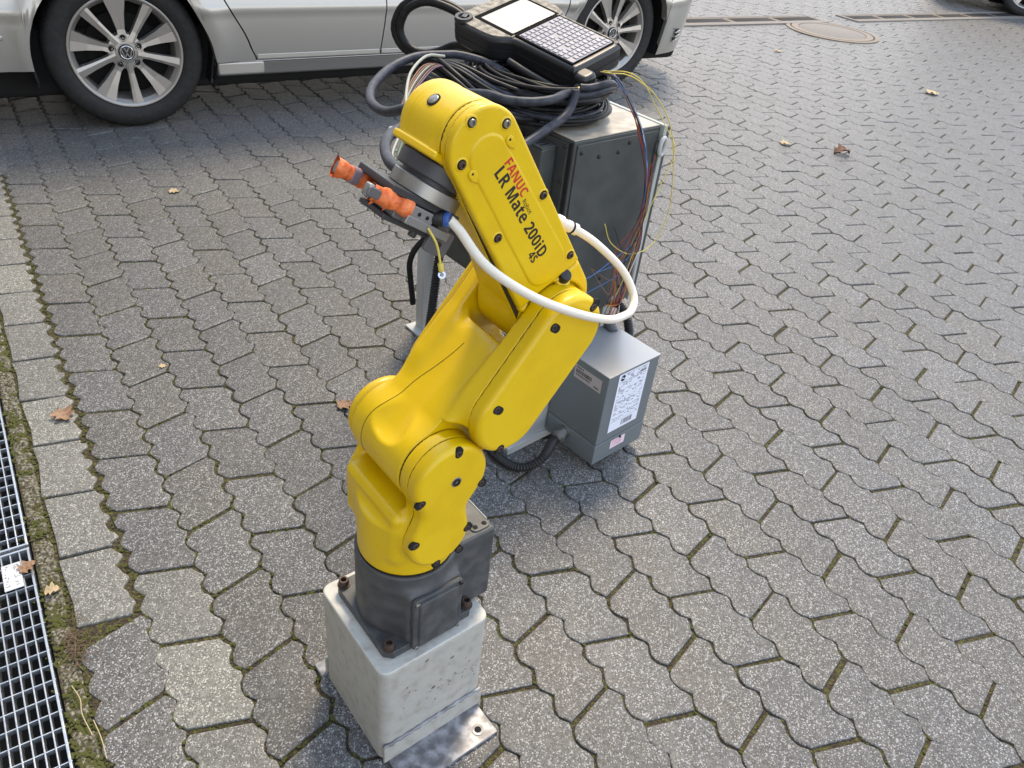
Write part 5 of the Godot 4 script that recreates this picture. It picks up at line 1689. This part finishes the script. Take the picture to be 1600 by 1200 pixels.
func cables() -> void:
	var r := RandomNumberGenerator.new()
	r.seed = 21
	# the coil on the cabinet
	var coil := thing("cable_coil", "coiled heap of thin black cable piled on the cabinet top under the pendant", "cable coil")
	for strand in 4:
		var pts := []
		var turns := 9
		var ph := strand * 2.1
		for i in turns * 12:
			var a := TAU * i / 12.0 + ph
			var lv: float = float(i) / (turns * 12)
			var rad := 0.128 + 0.022 * sin(i * 0.37 + strand) + r.randf_range(-0.004, 0.004) - 0.012 * lv
			var sq := 1.0 + 0.42 * maxf(0.0, cos(a - 3.75))             # drawn out towards the left rear
			var p := Vector3(-0.005 + cos(a) * rad * sq, 0.779 + 0.072 * lv + 0.004 * strand + 0.006 * sin(i * 0.8 + strand * 2.0), -1.815 + sin(a) * rad * sq * 1.02)
			pts.append(p)
		part(coil, "coil_strand", tube(spline(pts, 0.018), 0.0050, 8), M.rubber if strand != 1 else M.cable_grey)
	# bundle running to the left over the edge
	var bd := thing("cable_bundle", "sheaf of black cables trailing left from the coil behind the robot wrist", "cable bundle")
	for k in 14:
		var o := r.randf_range(-0.012, 0.012)
		var h := r.randf_range(-0.012, 0.016)
		var pts := [Vector3(-0.30 + r.randf_range(-0.01, 0.04), 0.842 + h, -1.80 + o), Vector3(-0.25, 0.862 + h, -1.735 + o), Vector3(-0.19, 0.865 + h - 0.0013 * k, -1.715 + o * 2.0 + 0.004 * k), Vector3(-0.11, 0.845 + h - 0.0033 * k, -1.695 + o * 2.0 + 0.004 * k), Vector3(-0.03, 0.828 + h - 0.0033 * k, -1.695 + o + 0.002 * k), Vector3(0.05, 0.822 + h * 0.5, -1.74 + o)]
		part(bd, "cable", tube(spline(pts, 0.012), [0.0050, 0.0064, 0.0046][k % 3], 10), M.rubber if k != 4 else M.cable_grey)
	# heavier single cables
	var loop := thing("looped_cable", "thick black double cable loop standing up left of the pendant", "cable")
	for s in 2:
		var pts := []
		for q in [Vector3(-0.20, 0.915, -1.95), Vector3(-0.236, 0.932, -1.97), Vector3(-0.294, 0.945, -1.98), Vector3(-0.334, 0.94, -1.985), Vector3(-0.366, 0.921, -1.985), Vector3(-0.381, 0.895, -1.985), Vector3(-0.386, 0.868, -1.985), Vector3(-0.374, 0.842, -1.98), Vector3(-0.350, 0.825, -1.97), Vector3(-0.315, 0.820, -1.96), Vector3(-0.27, 0.836, -1.94), Vector3(-0.225, 0.860, -1.92), Vector3(-0.17, 0.865, -1.88)]:
			var c := Vector3(-0.30, 0.88, -1.97)
			pts.append(c + (q - c) * (1.0 if s == 0 else 0.885) + Vector3(0.006 * s, 0.002 * s, 0.010 * s))
		part(loop, "cable", tube(spline(pts, 0.01), 0.0096, 12), M.rubber)
	one_tube("looped_cable", "thick grey black cable looping out left behind the robot wrist", "cable", [Vector3(-0.02, 0.805, -1.79), Vector3(-0.08, 0.835, -1.80), Vector3(-0.14, 0.862, -1.80), Vector3(-0.20, 0.874, -1.79), Vector3(-0.235, 0.876, -1.77), Vector3(-0.288, 0.877, -1.72), Vector3(-0.326, 0.868, -1.65), Vector3(-0.340, 0.860, -1.55), Vector3(-0.333, 0.856, -1.48), Vector3(-0.312, 0.858, -1.42), Vector3(-0.276, 0.869, -1.36), Vector3(-0.231, 0.898, -1.30), Vector3(-0.17, 0.93, -1.23)], 0.0088, M.cable_grey)
	one_tube("wrist_cable", "grey black cable bending down from behind the wrist to the dark tool flange", "cable", [Vector3(-0.15, 0.94, -1.16), Vector3(-0.19, 0.933, -1.13), Vector3(-0.207, 0.934, -1.08), Vector3(-0.2095, 0.938, -1.03), Vector3(-0.2055, 0.936, -1.0), Vector3(-0.190, 0.939, -0.95), Vector3(-0.174, 0.943, -0.92), Vector3(-0.158, 0.95, -0.90)], 0.0075, M.cable_grey)
	one_tube("pendant_cable", "stiff black cable from the brass gland of the pendant down past the forearm", "cable", [Vector3(0.057, 0.865, -1.664), Vector3(0.056, 0.85, -1.660), Vector3(0.044, 0.822, -1.633), Vector3(0.002, 0.800, -1.575), Vector3(-0.033, 0.784, -1.529), Vector3(-0.062, 0.765, -1.492), Vector3(-0.085, 0.73, -1.47), Vector3(-0.09, 0.65, -1.47)], 0.0092, M.cable_grey)
	one_tube("draped_cable", "thick grey cable draped across the front of the coil below the grip", "cable", [Vector3(0.060, 0.845, -1.72), Vector3(0.045, 0.852, -1.68), Vector3(0.030, 0.856, -1.645), Vector3(0.012, 0.855, -1.610), Vector3(-0.03, 0.852, -1.585), Vector3(-0.081, 0.850, -1.585), Vector3(-0.121, 0.852, -1.60), Vector3(-0.165, 0.846, -1.61), Vector3(-0.21, 0.836, -1.64), Vector3(-0.25, 0.826, -1.72)], 0.0092, M.cable_grey)
	one_tube("draped_cable", "grey cable dipping behind the top edge of the yellow forearm", "cable", [Vector3(-0.02, 0.805, -1.72), Vector3(-0.045, 0.800, -1.69), Vector3(-0.078, 0.788, -1.648), Vector3(-0.11, 0.77, -1.60), Vector3(-0.13, 0.72, -1.57)], 0.0085, M.cable_grey)
	for k in 2:
		one_tube("gland_cable", ["upper grey cable leaving the right side of the pendant lug", "lower grey cable leaving the right side of the pendant lug"][k], "cable", [Vector3(0.065, 0.868 - 0.016 * k, -1.675), Vector3(0.085, 0.868 - 0.015 * k, -1.68), Vector3(0.112, 0.872 - 0.014 * k, -1.70), Vector3(0.135, 0.868 - 0.010 * k, -1.735), Vector3(0.145, 0.845, -1.78), Vector3(0.13, 0.825, -1.83)], 0.0075, M.cable_grey)
	# loose wires out of the pendant's underside
	var wb := thing("wire_bundle", "bundle of thin black, violet, blue and red wires hanging down the cabinet side", "wires")
	var cols := [M.black, M.wire_violet, M.wire_blue, M.wire_brown, M.wire_white, M.black, M.wire_violet, M.wire_red, M.wire_blue, M.wire_orange]
	var ends := [Vector3(0.243, 0.262, -1.70), Vector3(0.236, 0.275, -1.70), Vector3(0.165, 0.455, -1.655), Vector3(0.231, 0.30, -1.69), Vector3(0.25, 0.29, -1.705), Vector3(0.19, 0.57, -1.665), Vector3(0.215, 0.32, -1.68), Vector3(0.222, 0.30, -1.685), Vector3(0.15, 0.40, -1.65), Vector3(0.205, 0.36, -1.675)]
	for k in 10:
		var j := func(a: float) -> Vector3: return Vector3(r.randf_range(-a, a), r.randf_range(-a, a), r.randf_range(-a, a))
		var pts := [Vector3(0.105 + 0.003 * k, 0.893, -1.712) + j.call(0.002), Vector3(0.139, 0.892, -1.680) + j.call(0.004), Vector3(0.172, 0.855, -1.661) + j.call(0.005), Vector3(0.212, 0.78, -1.694) + j.call(0.005), Vector3(0.243, 0.685, -1.722) + j.call(0.005), Vector3(0.258, 0.585, -1.735) + j.call(0.005), Vector3(0.262, 0.503, -1.74) + j.call(0.007)]
		if k in [2, 8]:
			pts.append(Vector3(0.235, 0.47 - 0.03 * (k / 8), -1.71))
		elif k == 5:
			pts.append(Vector3(0.225, 0.50, -1.70))
		else:
			pts.append(Vector3(0.248, 0.42, -1.715) + j.call(0.008))
			pts.append(Vector3(0.235, 0.36, -1.70) + j.call(0.01))
		pts.append(ends[k])
		part(wb, "wire", tube(spline(pts, 0.012), 0.0011, 6), cols[k])
	for k in 12:
		var j2 := func(a: float) -> Vector3: return Vector3(r.randf_range(-a, a), r.randf_range(-a, a), r.randf_range(-a, a))
		var y0 := r.randf_range(0.55, 0.66)
		var pts := [Vector3(0.253, y0 + 0.08, -1.728) + j2.call(0.004), Vector3(0.259, y0, -1.733) + j2.call(0.005), Vector3(0.247, y0 - 0.07, -1.722) + j2.call(0.012), Vector3(0.222, y0 - 0.14, -1.702) + j2.call(0.016)]
		if k % 3 == 0:
			pts.append(Vector3(0.19, y0 - 0.16, -1.675) + j2.call(0.02))
			pts.append(Vector3(0.165, y0 - 0.11, -1.655) + j2.call(0.02))
		else:
			pts.append(Vector3(0.222, y0 - 0.22, -1.70) + j2.call(0.014))
			pts.append(Vector3(0.214, y0 - 0.28, -1.692) + j2.call(0.014))
		part(wb, "wire", tube(spline(pts, 0.012), 0.0008, 5), [M.wire_brown, M.wire_orange, M.wire_red, M.wire_violet, M.wire_brown, M.black][k % 6])
	one_tube("yellow_wire", "single yellow wire arcing wide to the right of the cabinet", "wire", [Vector3(0.105, 0.895, -1.71), Vector3(0.125, 0.904, -1.67), Vector3(0.165, 0.902, -1.676), Vector3(0.229, 0.86, -1.71), Vector3(0.283, 0.782, -1.761), Vector3(0.313, 0.686, -1.789), Vector3(0.329, 0.569, -1.805), Vector3(0.304, 0.491, -1.781), Vector3(0.248, 0.48, -1.728), Vector3(0.19, 0.528, -1.673), Vector3(0.165, 0.584, -1.649)], 0.0011, M.wire_yellow)
	one_tube("yellow_wire", "short yellow wire dropping behind the cabinet top edge", "wire", [Vector3(0.11, 0.897, -1.71), Vector3(0.16, 0.905, -1.69), Vector3(0.20, 0.88, -1.72), Vector3(0.243, 0.82, -1.77), Vector3(0.275, 0.775, -1.80), Vector3(0.31, 0.72, -1.80), Vector3(0.29, 0.64, -1.775), Vector3(0.265, 0.56, -1.745), Vector3(0.242, 0.42, -1.715), Vector3(0.215, 0.34, -1.69)], 0.0011, M.wire_yellow)
	one_tube("blue_wire", "thin blue wire running across the lower cabinet side to the yellow arm", "wire", [Vector3(0.265, 0.56, -1.745), Vector3(0.25, 0.51, -1.73), Vector3(0.20, 0.48, -1.68), Vector3(0.15, 0.455, -1.63), Vector3(0.11, 0.45, -1.60)], 0.0012, M.wire_blue)
	# thin wires by the wrist
	var tw := thing("wire_bundle", "brown and grey wires hanging behind the wrist from the cable bundle", "wires")
	for k in 6:
		var o := Vector3(0.005 * k - 0.012, 0, 0.004 * (k % 3))
		part(tw, "wire", tube(spline([Vector3(-0.23, 0.868, -1.72) + o, Vector3(-0.252, 0.872, -1.68) + o, Vector3(-0.266, 0.860, -1.60) + o * 0.8, Vector3(-0.270, 0.846, -1.52) + o * 0.5, Vector3(-0.25, 0.87, -1.36) + o * 0.3, Vector3(-0.225, 0.90, -1.25)], 0.012), 0.0016, 7), [M.wire_brown, M.wire_brown, M.wire_grey, M.black, M.wire_brown, M.wire_violet][k])
	one_tube("grey_wire", "pale grey green wire crossing the thick cable loop by the wrist", "wire", [Vector3(-0.23, 0.88, -1.74), Vector3(-0.262, 0.886, -1.70), Vector3(-0.280, 0.872, -1.62), Vector3(-0.268, 0.862, -1.50), Vector3(-0.235, 0.885, -1.33), Vector3(-0.215, 0.905, -1.22)], 0.0030, M.wire_grey)
	for k in 3:
		one_tube("green_wire", ["pale green wire looping under the wrist", "dark green wire looping under the wrist", "thin black wire looping under the wrist"][k], "wire", [Vector3(-0.185 + 0.004 * k, 0.945, -1.17), Vector3(-0.190 + 0.005 * k, 0.945 - 0.004 * k, -1.12), Vector3(-0.196 + 0.008 * k, 0.938, -1.06), Vector3(-0.196 + 0.008 * k, 0.93, -1.00), Vector3(-0.182 + 0.004 * k, 0.93, -0.96), Vector3(-0.165, 0.935, -0.93)], 0.0019, [M.wire_grey, M.wire_green, M.black][k])
	var conn := thing("inline_connector", "small blue grey crimp connector on the wires left of the wrist", "connector")
	part(conn, "body", cyl(0.005, 0.0, 0.022, 0.001, 14), M.lightgrey, frame_z(Vector3(0.02, -0.5, 0.75), Vector3(-0.240, 0.890, -1.22)))

# ------------------------------------------------------------------ small things on the ground
func leaf(called: String, label: String, p: Vector3, s: float, turn: float, m: Material, curl := 0.35, sd := 1) -> void:
	var r := RandomNumberGenerator.new()
	r.seed = sd
	var mb := MB.new()
	var n := 12
	for i in n + 1:
		var t := float(i) / n
		var wd := sin(PI * pow(t, 0.8)) * 0.42 * (1.0 + 0.35 * sin(t * 19.0 + sd))
		for k in 5:
			var c := (k - 2) / 2.0
			var h := curl * (c * c * wd * 0.9 + 0.25 * sin(t * 5.0 + sd) * (1.0 - 0.5 * absf(c))) + 0.06 * sin(t * 23.0 + k * 2.0 + sd) + 0.12
			mb.add(Vector3((t - 0.5) * s, maxf(h * s, 0.0004), c * wd * s), Vector3.UP)
	for i in n + 1:
		for k in 5:
			var a := i * 5 + k
			var du := mb.v[mini(i + 1, n) * 5 + k] - mb.v[maxi(i - 1, 0) * 5 + k]
			var dw := mb.v[i * 5 + mini(k + 1, 4)] - mb.v[i * 5 + maxi(k - 1, 0)]
			var nn := dw.cross(du).normalized()
			mb.n[a] = nn if nn.y > 0 else -nn
			if i < n and k < 4:
				mb.quad(a, a + 1, a + 6, a + 5)
	var o := part(self, called, mb.done(), m, Transform3D(Basis(Vector3.UP, turn), p))
	tag(o, label, "leaf", "fallen leaves on the paving")

func ground_bits() -> void:
	leaf("fallen_leaf", "curled light brown leaf on the pale edge paver by the drain", Vector3(-1.094, 0.0, -1.423), 0.056, -0.6, M.leaf, 0.35, 2)
	leaf("fallen_leaf", "dark crumpled brown leaf on the right paving", Vector3(1.64, 0.0, -4.294), 0.10, 0.3, M.leaf_dark, 0.6, 5)
	leaf("fallen_leaf", "pale yellow leaf lying flat left of the dark crumpled leaf", Vector3(1.339, 0.0, -4.341), 0.07, 0.1, M.leaf_pale, 0.2, 6)
	leaf("fallen_leaf", "tiny tan leaf piece between pavers left of the robot", Vector3(-0.957, 0.0, -1.674), 0.022, 0.5, M.leaf_pale, 0.2, 7)
	leaf("fallen_leaf", "brown leaf behind the left side of the yellow turret", Vector3(-0.435, 0.0, -1.60), 0.05, 1.0, M.leaf, 0.3, 8)
	leaf("fallen_leaf", "small pale leaf near the silver car sill", Vector3(-1.40, 0.0, -2.78), 0.045, 0.2, M.leaf_pale, 0.2, 9)
	leaf("fallen_leaf", "tan leaf caught in the drain grating beside the tag", latp(1.05, 0.060, 0.004), 0.035, 1.1, M.leaf, 0.4, 10)
	leaf("fallen_leaf", "folded pale leaf on the strip at the grating edge", latp(1.13, 0.028, 0.002), 0.03, 0.4, M.leaf_pale, 0.4, 11)
	leaf("fallen_leaf", "small orange leaf far out on the right paving", Vector3(2.75, 0.0, -3.85), 0.045, 0.4, M.leaf, 0.3, 12)
	leaf("fallen_leaf", "whitish dry leaf lying far right near the sunlit paving", Vector3(2.75, 0.0, -5.95), 0.11, 0.2, M.leaf_pale, 0.1, 13)
	leaf("fallen_leaf", "tiny pale leaf in front of the manhole cover", Vector3(1.80, 0.0, -6.75), 0.07, 0.2, M.leaf_pale, 0.1, 14)
	# dry debris in the missing corner beside the edge pavers
	var r := RandomNumberGenerator.new()
	r.seed = 31
	var deb := MB.new()
	for k in 90:
		var p := latp(1.275 + r.randfn() * 0.028, 0.012 + r.randfn() * 0.010, 0.001 + r.randf() * 0.006)
		var d := Vector3(r.randfn(), r.randf_range(-0.2, 0.3), r.randfn()).normalized() * r.randf_range(0.004, 0.016)
		tube(PackedVector3Array([p - d, p + Vector3(0, 0.002, 0), p + d]), r.randf_range(0.0003, 0.0009), 5, 0.0, deb)
	var dm := part(self, "plant_debris", deb.done(), M.twig_dark)
	dm.set_meta("kind", "stuff")
	tag(dm, "dry brown plant litter in the gap beside the edge pavers", "plant litter")
	for k in 2:
		var t := part(self, "dry_stalk", tube(spline([[latp(1.365, 0.030, 0.006), latp(1.40, 0.022, 0.008), latp(1.43, 0.024, 0.007), latp(1.48, 0.016, 0.010)], [latp(1.45, 0.010, 0.006), latp(1.49, 0.005, 0.008), latp(1.53, 0.004, 0.006)]][k], 0.006), 0.0009, 6), M.twig)
		tag(t, ["pale kinked straw stalk on the moss beside the drain", "short straw stalk at the bottom left near the edge paver"][k], "stalk")
	# manhole cover and two covered channel drains at the far side
	var mh := thing("manhole_cover", "round concrete-filled manhole cover with an iron rim in the paving", "manhole cover", at(Vector3(2.54, 0.0, -7.90)))
	var up := Transform3D(Basis(Vector3(1, 0, 0), Vector3(0, 0, -1), Vector3(0, 1, 0)), Vector3.ZERO)
	part(mh, "rim", lathe([Vector2(0.30, -0.01), Vector2(0.42, -0.01), Vector2(0.42, 0.008), Vector2(0.385, 0.010), Vector2(0.382, 0.004), Vector2(0.372, 0.004), Vector2(0.368, 0.010), Vector2(0.31, 0.011), Vector2(0.305, 0.004), Vector2(0.3, 0.004)], 64), M.iron, up)
	part(mh, "groove", lathe([Vector2(0.366, 0.0045), Vector2(0.384, 0.0045), Vector2(0.384, 0.0052), Vector2(0.366, 0.0052)], 64), M.gap, up)
	part(mh, "concrete_infill", cyl(0.303, -0.01, 0.009, 0.003, 48), M.concrete_pale, up)
	var dd := Vector3(0.825, 0, -0.565).normalized()
	var db := Basis(dd, Vector3.UP, dd.cross(Vector3.UP))
	for k in 2:
		var a := [Vector3(0.60, 0, -7.14), Vector3(2.90, 0, -8.72)][k] as Vector3
		var ln: float = [2.35, 3.6][k]
		var ch := thing("channel_drain", ["narrow slotted channel drain running out from behind the silver car", "slotted channel drain with a raised pale frame beyond the manhole cover"][k], "channel drain", Transform3D(db, a), "channel drains across the yard")
		for s in 2:
			part(ch, "frame_rail", boxm(ln, 0.024, 0.035 if s == 0 else 0.07, 0.003), M.concrete_pale, at(Vector3(ln / 2, 0.0, -0.12 + s * 0.24)))
		part(ch, "frame_end", boxm(0.05, 0.023, 0.27, 0.003), M.concrete_pale, at(Vector3(0.02 if k == 1 else ln - 0.02, 0.0, 0)))
		var nseg := int(ln / 0.5)
		for i in nseg:
			var g := part(ch, "grate", boxm(ln / nseg - 0.012, 0.012, 0.185, 0.002), M.iron, at(Vector3((i + 0.5) * ln / nseg, 0.002, -0.01)))
			part(g, "slots", boxm(ln / nseg - 0.06, 0.001, 0.13, 0.0003), M.gap, at(Vector3(0, 0.0063, 0)))

# ------------------------------------------------------------------ scene
func _ready() -> void:
	var cam := Camera3D.new()
	cam.name = "camera"
	var pitch := deg_to_rad(36.07589639)
	var roll := deg_to_rad(7.0311059841)
	var fw := Vector3(0, -sin(pitch), -cos(pitch))
	var rt := Vector3(1, 0, 0)
	var u := rt.cross(fw)
	var r2 := rt * cos(roll) + u * sin(roll)
	var u2 := -rt * sin(roll) + u * cos(roll)
	cam.transform = Transform3D(Basis(r2, u2, -fw), Vector3(0, 1.306610829, 0))
	cam.fov = rad_to_deg(2.0 * atan(600.0 / 1207.57357))
	cam.near = 0.05
	cam.far = 600.0
	add_child(cam)
	cam.current = true
	var env := Environment.new()
	var sky := Sky.new()
	var sm := ProceduralSkyMaterial.new()
	sm.sky_top_color = Color(0.60, 0.675, 0.785)
	sm.sky_horizon_color = Color(0.99, 0.962, 0.915)
	sm.sky_curve = 0.22
	sm.ground_bottom_color = Color(0.3, 0.29, 0.28)
	sm.ground_horizon_color = Color(0.6, 0.59, 0.57)
	sm.sun_angle_max = 1.0
	sm.energy_multiplier = 1.0
	sky.sky_material = sm
	env.background_mode = Environment.BG_SKY
	env.sky = sky
	env.tonemap_mode = Environment.TONE_MAPPER_LINEAR
	env.tonemap_exposure = 3.35
	env.sdfgi_enabled = true
	env.ssao_enabled = true
	env.ssil_enabled = true
	var we := WorldEnvironment.new()
	we.name = "environment"
	we.environment = env
	add_child(we)
	var sun := DirectionalLight3D.new()
	sun.name = "sun"
	sun.light_color = Color(1.0, 0.92, 0.80)
	sun.light_energy = 0.42
	sun.light_angular_distance = 15.0
	sun.shadow_enabled = true
	var el := deg_to_rad(58.0)
	var az := Vector3(0.14, 0, -0.99)               # towards the sun
	sun.transform = Transform3D(Basis.looking_at(-(az * cos(el) + Vector3.UP * sin(el)), Vector3.UP), Vector3(0, 6, 0))
	add_child(sun)
	materials()
	build_yard()
	building()
	pedestal()
	robot()
	cabinet()
	pendant()
	cables()
	var th := deg_to_rad(36.51347596)
	car("parked_car", "silver estate car parked behind the robot, seen from its left side", Transform3D(Basis(Vector3(cos(th), 0, -sin(th)), Vector3.UP, Vector3(sin(th), 0, cos(th))), Vector3(-1.824, 0, -3.416)), M.silver, true, PI / 2 + 0.06, M.sill)
	var d2 := Vector3(0.93, 0, 0.37).normalized()
	car("parked_car", "dark blue car at the far top right, only its bumper and wheel in view", Transform3D(Basis(d2, Vector3.UP, d2.cross(Vector3.UP)), Vector3(5.45, 0, -10.36)), M.navy, false, PI / 2, M.navy)
	ground_bits()

# the building whose corner the yard lies in: one wall beside the drain
func building() -> void:
	var sb := MB.new()
	sb.flat(latp(-20.0, 1.6, -0.002), latp(12.0, 1.6, -0.002), latp(12.0, 0.392, -0.002), latp(-20.0, 0.392, -0.002))
	struct("concrete_walkway", sb.done(), M.walk)
	var b := thing("plaster_building", "grey plastered building wall running along the yard beyond the drain grating", "building", Transform3D(Basis(ud, Vector3.UP, vd), lat_o))
	part(b, "wall", boxm(24.0, 8.0, 0.4, 0.01), M.plaster, at(Vector3(-8.0, 4.0, 1.80)))
	part(b, "plinth", boxm(23.96, 0.45, 0.03, 0.005), M.plinth, at(Vector3(-8.0, 0.225, 1.588)))
	for f in 2:
		for k in 5:
			var w := part(b, "window", boxm(1.2, 1.5, 0.03, 0.004), M.glass_dark, at(Vector3(-17.0 + 4.2 * k, 1.75 + 3.2 * f, 1.596)))
			part(w, "frame", boxm(1.3, 0.07, 0.05, 0.006), M.flange_white, at(Vector3(0, 0.76, -0.004)))
			part(w, "frame", boxm(0.07, 1.5, 0.05, 0.006), M.flange_white, at(Vector3(-0.615, -0.03, -0.004)))
			part(w, "frame", boxm(0.07, 1.5, 0.05, 0.006), M.flange_white, at(Vector3(0.615, -0.03, -0.004)))
			part(w, "sill", boxm(1.4, 0.05, 0.14, 0.006), M.alu, at(Vector3(0, -0.79, -0.05)))
